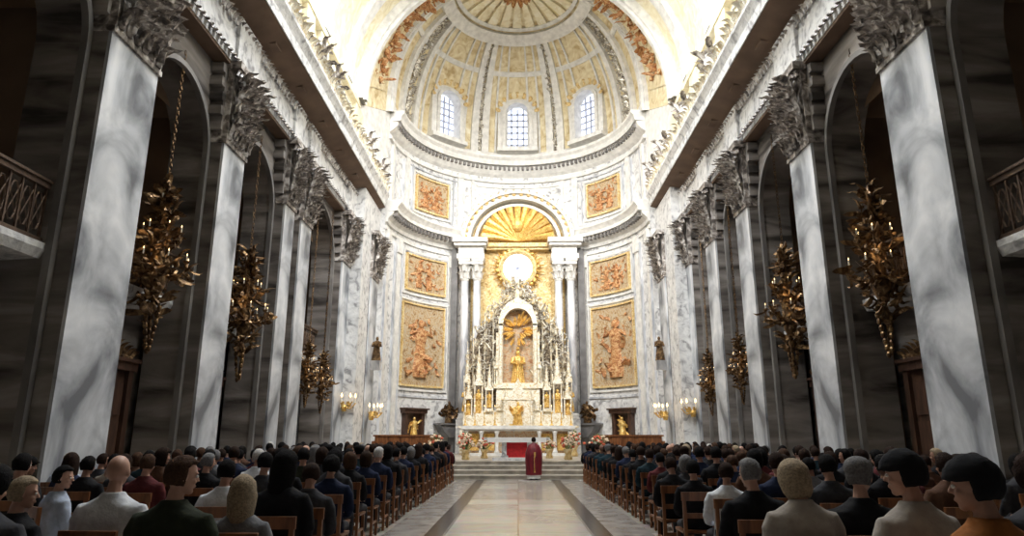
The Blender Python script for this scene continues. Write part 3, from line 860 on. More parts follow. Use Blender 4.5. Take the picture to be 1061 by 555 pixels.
def statue(mb, x, y, z, h, rg=None):
    mb.lathe([(h*.17,0),(h*.18,h*.04),(h*.15,h*.25),(h*.11,h*.5),(h*.15,h*.68),(h*.13,h*.78),(h*.045,h*.83)],12,(x,y,z),.75)
    mb.ball((x,y-h*.01,z+h*.9),(h*.06,h*.065,h*.08),10,7)
    for sg in (-1,1):
        mb.tube([(x+sg*h*.13,y,z+h*.76),(x+sg*h*.17,y-h*.04,z+h*.6),(x+sg*h*.05,y-h*.16,z+h*.58)],[h*.05,h*.045,h*.03],7)
    for k in range(6):
        a = -PI/2+(k-2.5)*.45
        mb.tube([(x+h*.12*math.cos(a),y+h*.1*math.sin(a),z+h*.55),(x+h*.18*math.cos(a),y+h*.14*math.sin(a),z+.02)],[h*.015,h*.03],5)
rg = random.Random(21)
m = MB()   # stepped base
m.box(-2.9,2.9,-.1,1.6,0,1.5); m.box(-2.75,2.75,0,1.5,1.5,2.0); m.box(-2.2,2.2,.15,1.4,2.0,2.35); m.box(-1.1,1.1,.05,1.4,2.35,3.6)
m.box(-3.0,3.0,-.2,1.6,1.42,1.52); m.box(-1.25,1.25,-.05,1.5,3.55,3.75)
m.build('retable_base', K['ivory'], rt)
spec = [(-2.5,.3,1.95,.42,2.3),(-2.0,.3,1.95,.50,4.0),(-1.45,.2,2.3,.42,2.6),(2.5,.3,1.95,.42,2.3),(2.0,.3,1.95,.50,4.2),(1.45,.2,2.3,.42,2.6),
        (-2.62,.8,2.0,.36,4.3),(2.62,.8,2.0,.36,4.4),(-1.05,.4,3.7,.36,2.2),(1.05,.4,3.7,.36,2.2),(-.6,-.1,2.1,.26,1.5),(.6,-.1,2.1,.26,1.5)]
for (x,y,z,w_,h) in spec:
    m = MB(); pinnacle(m, x, y, z, w_, h, rg); m.build('pinnacle', K['ivory'], rt)
for (x,y,z,h) in ((-2.5,.3,2.1,.8),(2.5,.3,2.1,.8),(-2.0,.3,2.2,1.35),(2.0,.3,2.2,1.35),(-1.45,.2,2.5,.9),(1.45,.2,2.5,.9),(-2.62,.8,2.3,1.4),(2.62,.8,2.3,1.4)):
    m = MB(); statue(m, x, y, z, h); m.build('niche_statue', K['gold'], rt)
# central shrine: tall frame with golden figure
m = MB()
for sg in (-1,1):
    m.box(sg*.78,sg*1.0,.2,.9,3.7,7.2); m.box(sg*1.0,sg*1.12,.3,.8,3.7,6.7)
    m.lathe([(.09,0),(.07,3.2)],10,(sg*.89,.1,3.8))
m.box(-1.1,1.1,.1,1.0,3.7,3.85)
n=14
for k in range(n):
    a,b = PI*k/n, PI*(k+1)/n
    Pq = lambda r,t,y,e: (-r*math.cos(t), y, 7.1+r*e*math.sin(t))
    m.add([Pq(.78,a,.2,1.3),Pq(.78,b,.2,1.3),Pq(1.02,b,.2,1.5),Pq(1.02,a,.2,1.5),Pq(.78,a,.9,1.3),Pq(.78,b,.9,1.3),Pq(1.02,b,.9,1.5),Pq(1.02,a,.9,1.5)],[(0,1,2,3),(7,6,5,4),(0,4,5,1),(2,6,7,3)])
m.build('shrine_frame', K['ivory'], rt)
m = MB(); m.box(-.8,.8,.75,.9,3.8,8.0); m.build('shrine_back', K['marbler'], rt)
m = MB(); statue(m,0,.5,3.85,1.9); 
m.lathe([(.10,0),(.12,.06),(.05,.1),(.1,.16)],8,(0,.49,5.74)); m.build('shrine_figure', K['gold'], rt)
m = MB()
for k in range(36):                                        # swirling golden rays above the figure
    a = R(rg,0,2*PI); r = R(rg,.2,.6); L = R(rg,.35,.6)
    m.leaf((r*math.cos(a),.6,6.9+r*1.1*math.sin(a)),(0,-1,0),(math.cos(a),0,math.sin(a)),L,.16,curl=1.0,th=.3)
m.build('shrine_rays', K['gold'], rt)
# lace of silvered scrollwork above and beside the shrine, up to the round window
m = MB()
for k in range(190):
    zz = R(rg,4.6,9.6); half = 2.6 if zz < 6.4 else 2.6-(zz-6.4)*.62
    x = R(rg,-half,half)
    if abs(x) < .85 and zz < 8.2: continue
    c = Vector((x, R(rg,.55,1.3), zz)); r0 = R(rg,.14,.3); sgn = rg.choice((-1,1)); a0 = R(rg,0,6.28)
    pts = [c+Vector((math.cos(a0+sgn*t*.55)*r0*(1-t/14),0,math.sin(a0+sgn*t*.55)*r0*(1-t/14))) for t in range(12)]
    m.tube(pts, [.045*(1-t/16) for t in range(12)], 5)
m.build('scrollwork', K['silver'], rt)
m = MB()
for k in range(170):
    zz = R(rg,4.2,9.8); half = 2.55 if zz < 6.3 else max(.25,2.55-(zz-6.3)*.62)
    x = R(rg,-half,half)
    if abs(x) < .8 and zz < 8.0: continue
    m.leaf((x,R(rg,.4,1.1),zz),(R(rg,-.4,.4),-1,0),(R(rg,-.8,.8),0,1),R(rg,.25,.5),R(rg,.12,.22),curl=1.3,th=.3)
m.build('carved_leaves', K['ivory'], rt)
m = MB()
for sg in (-1,1):
    for (x,h) in ((2.35,3.6),(1.75,4.4),(1.3,5.2)):
        m.lathe([(.06,0),(.09,.1),(.05,.2),(.05,h*.5),(.09,h*.52),(.04,h*.56),(.04,h*.9),(.01,h)],8,(sg*x,1.15,3.6))
m.lathe([(.16,0),(.2,.2),(.1,.5),(.14,.7),(.05,1.2),(.09,1.3),(.02,1.9)],8,(0,.6,8.3))
m.build('retable_spires', K['ivory'], rt)
m = MB(); m.prism([(-2.75,1.5),(2.75,1.5),(2.7,5.6),(2.3,6.3),(2.1,7.1),(1.5,7.5),(1.2,8.3),(.6,8.7),(0,9.3),(-.6,8.7),(-1.2,8.3),(-1.5,7.5),(-2.1,7.1),(-2.3,6.3),(-2.7,5.6)],.2,Matrix.Translation((0,1.4,0))); m.build('retable_back', K['backc'], rt)
rt.scale = (1.1,1,1)
# tabernacle with golden door and figure
m = MB(); m.box(-.75,.75,-.35,.2,1.5,2.9); m.prism([(-.85,2.9),(.85,2.9),(.35,3.25),(0,4.1),(-.35,3.25)],.5,Matrix.Translation((0,-.4,0)))
for sg in (-1,1): m.lathe([(.09,0),(.06,.1),(.055,1.2),(.09,1.35)],10,(sg*.66,-.42,1.5))
m.build('tabernacle', K['ivory'], rt)
m = MB(); statue(m,0,-.42,1.55,1.25); m.tube([(-.28,-.5,2.35),(.28,-.5,2.35)],.05,6); m.build('tabernacle_figure', K['gold'], rt)

# altar shelf in front (long white mensa on marble columns)
al = empty('high_altar', (0,36.3,.6)); tag(al, 'long white marble high altar with coloured stone panels', 'altar')
m = MB(); m.box(-2.95,2.95,-.6,.8,1.32,1.5); m.box(-2.85,2.85,-.5,.8,1.22,1.32); m.build('altar_top', K['whitep'], al)
m = MB(); m.box(-2.6,2.6,-.1,.7,.12,1.22); m.build('altar_body', K['marbler'], al)
m = MB(); m.box(-2.9,2.9,-.6,.8,0,.12); m.build('altar_step', K['whitep'], al)
for X in (-2.7,-1.9,-1.1,1.1,1.9,2.7):
    MB().lathe([(.13,.12),(.13,.2),(.09,.26),(.085,1.05),(.13,1.15),(.14,1.22)],14,(X,-.4,0)).build('altar_leg', K['whitep'], al, True)
for X in (-2.3,-1.5,1.5,2.3):
    m = MB().box(X-.28,X+.28,-.17,-.1,.25,1.1); statue(m,X,-.2,.27,.75); m.build('relief_panel', K['gold'], al)
# front altar table
fa = empty('altar_table', (-.05,28.9,.6)); tag(fa, 'white marble altar table in front of the steps with a red frontal', 'altar')
MB().box(-1.35,1.35,-.42,.42,.80,.90).build('table_top', K['white'], fa)
m = MB()
for sg in (-1,1): m.box(sg*.42,sg*.62,-.3,.3,.12,.80); m.box(sg*.36,sg*.68,-.34,.34,.12,.2)
m.build('supports', K['white'], fa)
MB().box(-.42,.42,-.22,.22,.12,.80).build('red_frontal', K['red'], fa)
MB().box(-1.0,1.0,-.55,.55,0,.12).build('table_base', K['white'], fa)
m = MB().box(-1.36,1.36,-.43,.43,.901,.915); m.box(-1.2,1.2,-.44,-.43,.72,.912)
m.v=[(v[0]-.05,v[1]+28.9,v[2]+.6) for v in m.v]
tag(m.build('altar_cloth', K['cloth_w']), 'thin white linen cloth lying on the front altar table', 'cloth')
# gilded angel-like centre ornament between both altars
m = MB(); statue(m,0,0,0,.95); m.box(-.35,.35,-.2,.2,-.02,.06)
for sg in (-1,1):
    for k in range(5): m.leaf((sg*.1,.05,.45+.06*k),(sg,0,.1),(sg*.4,0,1),.45,.14,curl=1.0,th=.2)
o = m.build('gilded_statuette', K['gold']); o.location = (-.1,35.55,2.10-.0); o.location = (-.1,36.0,2.12)
tag(o,'small gilded statue standing at the middle of the high altar shelf','statue')

# candlesticks on the shelf
def candlestick(h):
    o = empty('altar_candlestick')
    MB().lathe([(.12,0),(.12,.03),(.05,.07),(.03,.12),(.05,.2),(.025,.26),(.022,h*.55),(.045,h*.58),(.02,h*.62),(.07,h*.66),(.07,h*.68)],12).build('stick', K['gold'], o, True)
    MB().lathe([(.022,h*.68),(.022,h*.97)],8).build('candle', K['candle'], o)
    MB().lathe([(.008,h*.97),(.02,h*.99),(.003,h*1.06)],6).build('flame', K['flame'], o)
    return o
cs0 = candlestick(1.0)
cpos = [(-2.75,'leftmost'),(-2.25,'second from left'),(-1.75,'third from left'),(-1.2,'fourth from left'),(1.2,'fourth from right'),(1.75,'third from right'),(2.25,'second from right'),(2.75,'rightmost')]
for i,(x,nm) in enumerate(cpos):
    o = cs0 if i==0 else copy_tree(cs0); o.location=(x,36.0,2.1)
    tag(o,'tall gilt candlestick on the high altar shelf, %s of the eight'%nm,'candlestick','candlesticks on the high altar')
# flower arrangements
def flowers(loc, label, sc_=1.0, seed=0, grp=None, vase=True):
    o = empty('flower_arrangement', loc); tag(o,label,'flowers',grp); r2=random.Random(seed)
    MB().lathe([(.14*sc_,0),(.17*sc_,.05*sc_),(.11*sc_,.2*sc_),(.18*sc_,.38*sc_),(.2*sc_,.4*sc_)],14).build('vase', K['goldw'], o, True)
    g_=MB(); p_=MB(); q_=MB()
    for k in range(34):
        a=R(r2,0,2*PI); e=R(r2,.1,1.4); r=R(r2,.2,.42)*sc_
        d=Vector((math.cos(a)*math.cos(e),math.sin(a)*math.cos(e),math.sin(e)))
        c=Vector((0,0,.42*sc_))+d*r
        g_.tube([(0,0,.3*sc_),tuple(c)],.008*sc_,4); g_.leaf(tuple(c-d*.1),tuple(d),tuple(d+Vector((0,0,.3))),.16*sc_,.08*sc_,curl=1,th=.15)
        (p_ if k%3 else q_).ball(tuple(c+d*.03),(.06*sc_,.06*sc_,.05*sc_),7,5)
    g_.build('foliage',K['green'],o); p_.build('pale_blooms',K['petal'],o); q_.build('red_blooms',K['rpetal'],o)
    return o
i=0
for x,y,z,s_,nm in ((-2.6,34.6,.6,1.6,'left end of the high altar'),(2.75,34.6,.6,1.7,'right end of the high altar'),(-2.2,29.4,.6,1.3,'left of the front altar table'),
              (2.1,29.4,.6,1.4,'right of the front altar table behind the red-robed person'),(-3.6,30.5,.6,1.5,'choir platform at far left near the chairs'),(3.5,30.5,.6,1.5,'choir platform at far right near the chairs'),
              (-1.5,31.2,.6,1.3,'platform just left behind the front altar'),(1.4,31.4,.6,1.3,'platform just right behind the front altar')):
    flowers((x,y,z),'pale and red flowers, %s'%nm,s_*.8,i,'altar flowers'); i+=1

# side doors in apse with wooden frame, bronze wall candelabra
for sg, sd in ((-1,'left'),(1,'right')):
    o = empty('wooden_side_altar'); o.matrix_world = apm(sg*deg(57)) @ Matrix.Translation((0,.02,.6)); tag(o,'small brown framed side altar with gold figure, %s end of apse wall'%sd,'altar','small apse side altars')
    m=MB(); m.box(-.95,-.68,0,.3,0,2.7); m.box(.68,.95,0,.3,0,2.7); m.box(-1.1,1.1,0,.4,2.7,2.95); m.box(-1.2,1.2,0,.5,2.95,3.05); m.build('door_frame',K['dwood'],o)
    o.scale=(.85,1,.82)
    MB().box(-.68,.68,.0,.06,0,2.7).build('dark_niche',K['dwood'],o)
    m=MB(); statue(m,0,.25,1.0,1.5); 
    for k in range(12): m.leaf((R(rg,-.5,.5),.15,R(rg,1,2.3)),(0,1,0),(R(rg,-1,1),0,1),.35,.18,curl=1.1,th=.3)
    m.build('gold_figure',K['gold'],o)
    MB().box(-.68,.68,.06,.6,0,1.0).build('altar_block',K['marbler'],o)
    o = empty('bronze_wall_sculpture'); o.matrix_world = apm(sg*deg(37)) @ Matrix.Translation((0,0,2.2)); tag(o,'dark bronze sculpture group on a wall bracket %s of the retable'%sd,'sculpture','bronze wall sculptures')
    m=MB(); m.prism([(-.7,0),(.7,0),(.45,-.4),(.1,-.7),(-.1,-.7),(-.45,-.4)],.8); m.box(-.8,.8,0,.9,0,.1); m.build('bracket',K['darkm'],o)
    m=MB(); statue(m,0,.5,.1,1.3)
    for k in range(26): m.leaf((R(rg,-.6,.6),R(rg,.3,.7),R(rg,.1,.9)),(R(rg,-.5,.5),1,0),(R(rg,-1,1),0,R(rg,0,1)),.45,.2,curl=1.2,th=.3)
    m.build('figure_group',K['bronze'],o)

# red-brown choir stalls either side of platform
for sg, sd in ((-1,'left'),(1,'right')):
    o=empty('choir_stall',(sg*5.2,32.3,.6),0); tag(o,'brown wooden choir stall with carved back, %s side of the platform'%sd,'bench','choir stalls')
    MB().box(-1.5,1.5,-.25,.25,.4,.47).build('seat',K['wood'],o)
    m=MB(); m.box(-1.5,1.5,.22,.3,0,.95); m.box(-1.58,1.58,.16,.36,.95,1.03)
    for k in range(5): m.box(-1.4+k*.58,-1.4+k*.58+.45,.18,.22,.5,.9)
    m.build('backrest',K['wood'],o)
    for x in (-1.5,-.5,.5,1.5): MB().box(x-.04,x+.04,-.25,.22,0,.75).build('armrest',K['wood'],o)

# ================================================================== BALCONIES, DOORWAYS
baln = 0
for s in (-1,1):
    sd = side_name[s]; P = PIERS[s]; bi = 0
    for i in range(len(P)-1):
        ya, yb = P[i][1]+.13, P[i+1][0]-.13
        if yb-ya < 2.0 or ya > 28: continue
        bi += 1
        where = ['at the %s edge of the picture'%sd, 'behind the nearest chandelier on the %s'%sd, 'in the %s arch after the second pier'%sd, 'in the %s arch before the platform'%sd, 'in the %s arch nearest the apse'%sd][bi-1]
        o = empty('balcony', (s*(9.0 if bi == 1 else 9.3),(ya+yb)/2,4.8)); tag(o, 'stone balcony with brown lattice railing, %s'%where, 'balcony', 'arch balconies')
        h = (yb-ya)/2
        m = MB(); m.sweep([(8.5-9.0,.0),(8.58-9.0,-.16),(.55 if bi==1 else .3,-.2),(.55 if bi==1 else .3,.12),(8.5-9.0,.12)], -h, h, s); m.build('slab', K['white'], o)
        m = MB(); m.box(s*(-.42),s*(-.32),-h,h,1.15,1.25); m.box(s*(-.46),s*(-.28),-h,h,1.25,1.30); m.box(s*(-.42),s*(-.32),-h,h,.14,.22)
        k = -h+.06
        q = 0
        while k < h:
            m.box(s*(-.39),s*(-.35),k-.018,k+.018,.2,1.15)
            if k+.3 < h:
                pts=[(s*-.37,k+.15+.11*math.cos(t/10*2*PI),.68+.36*math.sin(t/10*2*PI)) for t in range(11)]
                m.tube(pts,.02,4)
                m.tube([(s*-.37,k,.3),(s*-.37,k+.3,1.05)],.014,4); m.tube([(s*-.37,k+.3,.3),(s*-.37,k,1.05)],.014,4)
            k += .3
        m.build('railing', K['rail'], o)
        # doorway under the balcony (dark carved wood with a crest)
        if yb-ya > 2.6:
            yc = yb-1.08
            o = empty('carved_doorway', (s*9.6, yc, 0)); tag(o,'dark carved wooden doorway with crest under the balcony, %s'%where.replace('behind','below'),'door','carved doorways')
            m = MB(); m.box(0,-s*.16,-.85,-.66,0,3.1); m.box(0,-s*.16,.66,.85,0,3.1); m.box(0,-s*.2,-.95,.95,3.1,3.3); m.box(0,-s*.26,-1.0,1.0,3.3,3.38)
            m.build('door_frame',K['dwood'],o)
            m = MB(); m.box(0,-s*.06,-.66,.66,0,3.1)
            for a in (-.6,.06):
                for z in (.25,1.15,2.05): m.box(0,-s*.1,a,a+.54,z,z+.75)
            m.build('door_leaf',K['dwood'],o)
            m = MB()
            for k2 in range(9): m.leaf((-s*.08,(k2-4)*.18,3.36),(-s,0,0),(0,(k2-4)*.15,1),.5-.05*abs(k2-4),.2,curl=1.0,th=.3)
            m.build('crest',K['bronze'],o)

# bust shelves on the slim piers near the apse
for s in (-1,1):
    o = empty('wall_statuette',(s*7.35,33.8,5.2)); tag(o,'reddish statuette on a grey bracket on the last %s pier'%side_name[s],'statue','pier statuettes')
    m=MB(); m.prism([(-.35,0),(.35,0),(.1,-.45),(-.1,-.45)],.5, Matrix.Rotation(s*PI/2,4,'Z')@Matrix.Translation((0,0,0))); m.build('bracket',K['greym'],o)
    m=MB(); statue(m,-s*.28,0,0,1.25); m.build('figure',K['bronze'],o)

# urns and foliage on top of the cornice
def urn():
    o = empty('cornice_urn')
    MB().lathe([(.26,0),(.26,.1),(.1,.2),(.12,.3),(.3,.6),(.32,.85),(.2,1.0),(.26,1.05),(.1,1.25),(.03,1.45)],14).build('vase',K['whitep'],o,True)
    m=MB(); r2=random.Random(5)
    for k in range(26):
        a=R(r2,0,6.28); m.leaf((.22*math.cos(a),.22*math.sin(a),R(r2,.2,1.0)),(math.cos(a),math.sin(a),0),(R(r2,-.6,.6),R(r2,-.6,.6),1),.5,.24,curl=1.4,th=.3)
    m.build('foliage',K['orn'],o); return o
u0 = urn(); first=True
for s in (-1,1):
    for i,(y0,y1) in enumerate(PIERS[s]):
        if i==0 : continue
        o = u0 if first else copy_tree(u0); first=False
        o.location=(s*7.42,(y0+y1)/2,14.3); o.scale=(1.1,1.1,1.25)
        tag(o,'stone urn with foliage on the %s cornice above the %s pier'%(side_name[s],ordn[i-1]),'ornament','urns on the nave cornice')

# ================================================================== CHANDELIERS
def chandelier(seed=0):
    o = empty('gilded_chandelier'); r2 = random.Random(seed)
    # origin at the middle of the big tier; height -1.6 .. +2.2
    prof=[(.03,-1.15),(.10,-1.0),(.05,-.85),(.16,-.6),(.26,-.3),(.12,-.12),(.20,.1),(.10,.35),(.06,.6),(.13,.85),(.06,1.1),(.05,1.5),(.10,1.7),(.03,2.0)]
    MB().lathe(prof,14).build('stem',K['bronze'],o,True)
    for (n,z,r,rise,ph) in ((8,-.15,.68,.28,0),(6,.55,.42,.3,.3),(4,1.35,.22,.2,.1)):
        for k in range(n):
            a=2*PI*k/n+ph; d=Vector((math.cos(a),math.sin(a),0))
            pts=[Vector((0,0,z))+d*.08, Vector((0,0,z-.12))+d*r*.35, Vector((0,0,z-.14))+d*r*.7, Vector((0,0,z+.02))+d*r, Vector((0,0,z+rise*.6))+d*r*.98]
            m=MB().tube(pts,[.035,.03,.028,.022,.02],6)
            for q in range(7):
                c=pts[1+q%4]; m.leaf(tuple(c),(d.x+R(r2,-.6,.6),d.y+R(r2,-.6,.6),R(r2,-.3,.6)),(R(r2,-.7,.7),R(r2,-.7,.7),R(r2,-.8,1)),R(r2,.2,.36),R(r2,.1,.17),curl=1.3,th=.25)
            m.lathe([(.02,0),(.07,.04),(.08,.07)],8,tuple(pts[-1]))
            arm=m.build('arm',K['bronze'],o)
            c=pts[-1]
            MB().lathe([(.017,.06),(.017,.2)],6,tuple(c)).build('candle',K['candle'],arm)
            if n>=6: MB().lathe([(.008,.2),(.014,.22),(.003,.26)],6,tuple(c)).build('flame',K['flame'],arm)
    m=MB()
    for k in range(120):
        a=R(r2,0,6.28); z=R(r2,-1.2,2.0); r=.06+R(r2,.1,.55)*max(0,1-abs(z+.1)/1.25)
        m.leaf((r*math.cos(a),r*math.sin(a),z),(math.cos(a),math.sin(a),.1),(R(r2,-.7,.7),R(r2,-.7,.7),R(r2,-1,1)),R(r2,.22,.4),R(r2,.1,.2),curl=1.4,th=.3)
    m.build('leaf_ornament',K['bronze'],o)
    m=MB()
    for k in range(20):
        z=-1.0-.045*k*1.1; a=k*2.1; r=.17*(1-k/24)
        m.ball((r*math.cos(a),r*math.sin(a),z),(.055,.055,.085),7,5)
    m.tube([(0,0,-1),(0,0,-1.95)],.015,5)
    m.build('pendant_drop',K['bronze'],o)
    return o
CH = [(-8.45,15.3,5.45,1.0,'left'),(8.45,15.4,5.35,1.0,'right'),(-8.35,20.3,5.2,1.0,'left'),(8.35,20.6,5.3,1.0,'right'),
      (-8.2,26.4,3.9,.62,'left'),(-8.2,28.5,3.75,.62,'left'),(8.2,25.1,3.95,.62,'right'),(8.2,29.2,3.75,.66,'right')]
nm = ['nearest and largest hanging chandelier on the left side','nearest and largest hanging chandelier on the right side','second hanging chandelier from the front on the left side','second hanging chandelier from the front on the right side',
      'smaller chandelier, nearer of the close pair on the left','smaller chandelier, farther of the close pair on the left','smaller chandelier between third and fourth right piers','smaller chandelier just past the fourth right pier']
c0 = chandelier(2)
for i,(x,y,z,k,sd) in enumerate(CH):
    o = c0 if i==0 else copy_tree(c0)
    o.location=(x,y,z); o.scale=(k,k,k*1.03); o.rotation_euler.z=i*.7
    tag(o,'gilded leafy %s'%nm[i],'chandelier','nave chandeliers')
    o.name='gilded_chandelier'
    ctop = (11.05 if i<4 else 11.2)
    m=MB(); zz=1.95*k
    L=(ctop-z)
    kk=0
    while zz < L:
        a=(kk%2)*PI/2
        pts=[(.035*math.cos(t/8*2*PI)*math.cos(a),.035*math.cos(t/8*2*PI)*math.sin(a),zz+.06+.075*math.sin(t/8*2*PI)) for t in range(9)]
        m.tube(pts,.011,4); zz+=.115; kk+=1
    m.v=[(v[0]/k,v[1]/k,v[2]/(k*1.03)) for v in m.v]
    m.build('chain',K['bronze'],o)
    pd=bpy.data.lights.new('chandelier_glow','POINT'); pd.energy=5*k; pd.color=(1,.70,.40); pd.shadow_soft_size=.25
    po=bpy.data.objects.new('chandelier_glow',pd); COL.objects.link(po); po.location=(x*.985-.0,y-.45,z+.35*k)
# candle brackets near the apse
def bracket():
    o=empty('candle_bracket')
    m=MB(); m.lathe([(.1,-.2),(.14,0),(.06,.1)],10,(0,0,0))
    for k in range(5):
        a=-PI+k*PI/4; d=Vector((math.cos(a),math.sin(a),0))
        m.tube([(0,0,0),tuple(d*.3+Vector((0,0,-.08))),tuple(d*.5+Vector((0,0,.12)))],.025,5); m.lathe([(.03,0),(.07,.04)],8,tuple(d*.5+Vector((0,0,.12))))
        m.leaf(tuple(d*.25),tuple(d),(0,0,1),.3,.18,curl=1.3,th=.3)
    m.build('arms',K['gold'],o)
    for k in range(5):
        a=-PI+k*PI/4; d=Vector((math.cos(a),math.sin(a),0))*.5
        MB().lathe([(.03,.16),(.03,.4)],8,(d.x,d.y,0)).build('candle',K['candle'],o)
        MB().lathe([(.02,.4),(.05,.47),(.005,.6)],8,(d.x,d.y,0)).build('flame',K['flame'],o)
    return o
b0=bracket(); k=0
for (x,y,z,sd,nm_) in ((-7.85,31.0,2.85,'left','farther up the pier'),(-7.0,32.9,2.5,'left','close to the choir wall'),(7.85,31.0,2.6,'right','lower on the pier'),(7.0,32.9,2.5,'right','close to the choir wall')):
    o=b0 if k==0 else copy_tree(b0); k+=1
    o.location=(x,y,z); o.rotation_euler.z=(PI/2 if x<0 else -PI/2)
    tag(o,'gold branched candle bracket, %s side, %s'%(sd,nm_),'candle holder','lit candle brackets')

# ================================================================== CHAIRS
def chair_meshes():
    o=empty('church_chair')
    MB().box(-.22,.22,-.2,.2,.43,.46).build('seat',K['wood'],o)
    m=MB(); m.box(-.22,.22,-.235,-.205,.80,.90); m.box(-.20,.20,-.23,-.21,.60,.66); m.build('backrest',K['wood'],o)
    for sx in (-1,1):
        m=MB(); m.box(sx*.19-.02,sx*.19+.02,-.24,-.20,0,.90); m.build('leg',K['wood'],o)
        m=MB(); m.box(sx*.19-.02,sx*.19+.02,.15,.19,0,.43); m.build('leg',K['wood'],o)
        MB().box(sx*.19-.012,sx*.19+.012,-.2,.17,.2,.235).build('stretcher',K['wood'],o)
    MB().box(-.19,.19,-.228,-.208,.24,.30).build('rear_stretcher',K['wood'],o)
    return o
chair0=chair_meshes()
def chair_single():
    m=MB(); m.box(-.22,.22,-.2,.2,.43,.46); m.box(-.22,.22,-.235,-.205,.80,.90); m.box(-.20,.20,-.23,-.21,.60,.66)
    for sx in (-1,1):
        m.box(sx*.19-.02,sx*.19+.02,-.24,-.20,0,.90); m.box(sx*.19-.02,sx*.19+.02,.15,.19,0,.43); m.box(sx*.19-.012,sx*.19+.012,-.2,.17,.2,.235)
    m.box(-.19,.19,-.228,-.208,.24,.30)
    return m.build('church_chair',K['wood'])
chairS=chair_single()
used={'c':False,'s':False}
def place_chair(x,y,rz,label,full,grp):
    if full:
        o=chair0 if not used['c'] else copy_tree(chair0); used['c']=True
    else:
        if not used['s']: o=chairS; used['s']=True
        else: o=chairS.copy(); COL.objects.link(o)
    o.location=(x,y,0); o.rotation_euler=(0,0,rz); tag(o,label,'chair',grp)

# ================================================================== PEOPLE
def skin_mesh(name, nodes, edges, root=0, sub=1):
    me=bpy.data.meshes.new(name+'_s'); me.from_pydata([n[0] for n in nodes],edges,[]); me.update()
    ob=bpy.data.objects.new(name+'_s',me); COL.objects.link(ob)
    ob.modifiers.new('Skin','SKIN')
    for i,n in enumerate(nodes):
        sv=me.skin_vertices[0].data[i]; r=n[1]
        sv.radius=(r,r) if not hasattr(r,'__len__') else r; sv.use_root=(i==root)
    if sub:
        md=ob.modifiers.new('Sub','SUBSURF'); md.levels=sub; md.render_levels=sub
    bpy.context.view_layer.update()
    dg=bpy.context.evaluated_depsgraph_get(); ev=ob.evaluated_get(dg)
    out=bpy.data.meshes.new_from_object(ev); out.name=name
    bpy.data.objects.remove(ob); bpy.data.meshes.remove(me)
    for p in out.polygons: p.use_smooth=True
    return out
HC=Vector((0,.02,1.285))   # head centre of the seated figure
def head_M(turn,tilt,base=Vector((0,.0,1.17))):
    return Matrix.Translation(base)@Matrix.Rotation(turn,4,'Z')@Matrix.Rotation(tilt,4,'X')@Matrix.Translation(-base)
def body_nodes(turn=0,tilt=0,lean=0.0,arms='lap'):
    N=[];E=[]
    def nd(p,r,par=None):
        N.append((Vector(p),r)); 
        if par is not None: E.append((par,len(N)-1))
        return len(N)-1
    pel=nd((0,0,.53),(.15,.11)); sp=nd((0,-.02,.70),(.14,.10),pel); ch=nd((0,-.01+lean,.90),(.14,.095),sp); cl=nd((0,lean,1.03),(.085,.065),ch)
    nk=nd((0,.0+lean,1.13),.055,cl)
    H=head_M(turn,tilt)
    def hp(p): return H@Vector(p)
    n2=nd(hp((0,.005,1.19)),(.052,.054),nk); nd(hp((0,.012,1.245)),(.045,.05),n2)
    for s in (-1,1):
        sh=nd((s*.17,lean,.985),.045,cl); el=nd((s*.238,.02+lean*.5,.80),.040,sh); wr=nd((s*.13,.26,.66),.028,el)
        pm=nd((s*.105,.33,.645),(.036,.018),wr)
        for q,(dx,L) in enumerate(((-.026,.062),(-.009,.075),(.009,.07),(.026,.055))):
            a=nd((s*.105+dx,.372,.640),.0085,pm); b=nd((s*.105+dx*1.15,.372+L*.55,.632),.008,a); nd((s*.105+dx*1.2,.372+L*.9,.617),.007,b)
        th=nd((s*.068,.315,.645),.0095,pm); nd((s*.052,.35,.635),.008,th)
        hp_=nd((s*.09,.06,.52),.085,pel); kn=nd((s*.115,.44,.53),.06,hp_); an=nd((s*.12,.42,.11),.036,kn); nd((s*.125,.56,.045),(.036,.028),an)
    return N,E
def merged(name, mb, voxel, ratio):
    # weld overlapping volumes into one continuous skin
    me=bpy.data.meshes.new(name+'_w'); me.from_pydata(mb.v,[],mb.f); me.update(); fixn(me)
    ob=bpy.data.objects.new(name+'_w',me); COL.objects.link(ob)
    md=ob.modifiers.new('Weld','REMESH'); md.mode='VOXEL'; md.voxel_size=voxel; md.adaptivity=0
    sm=ob.modifiers.new('Smooth','SMOOTH'); sm.factor=.5; sm.iterations=2
    if ratio<1: dc=ob.modifiers.new('Dec','DECIMATE'); dc.ratio=ratio
    bpy.context.view_layer.update()
    out=bpy.data.meshes.new_from_object(ob.evaluated_get(bpy.context.evaluated_depsgraph_get())); out.name=name
    bpy.data.objects.remove(ob); bpy.data.meshes.remove(me)
    for p in out.polygons: p.use_smooth=True
    return out
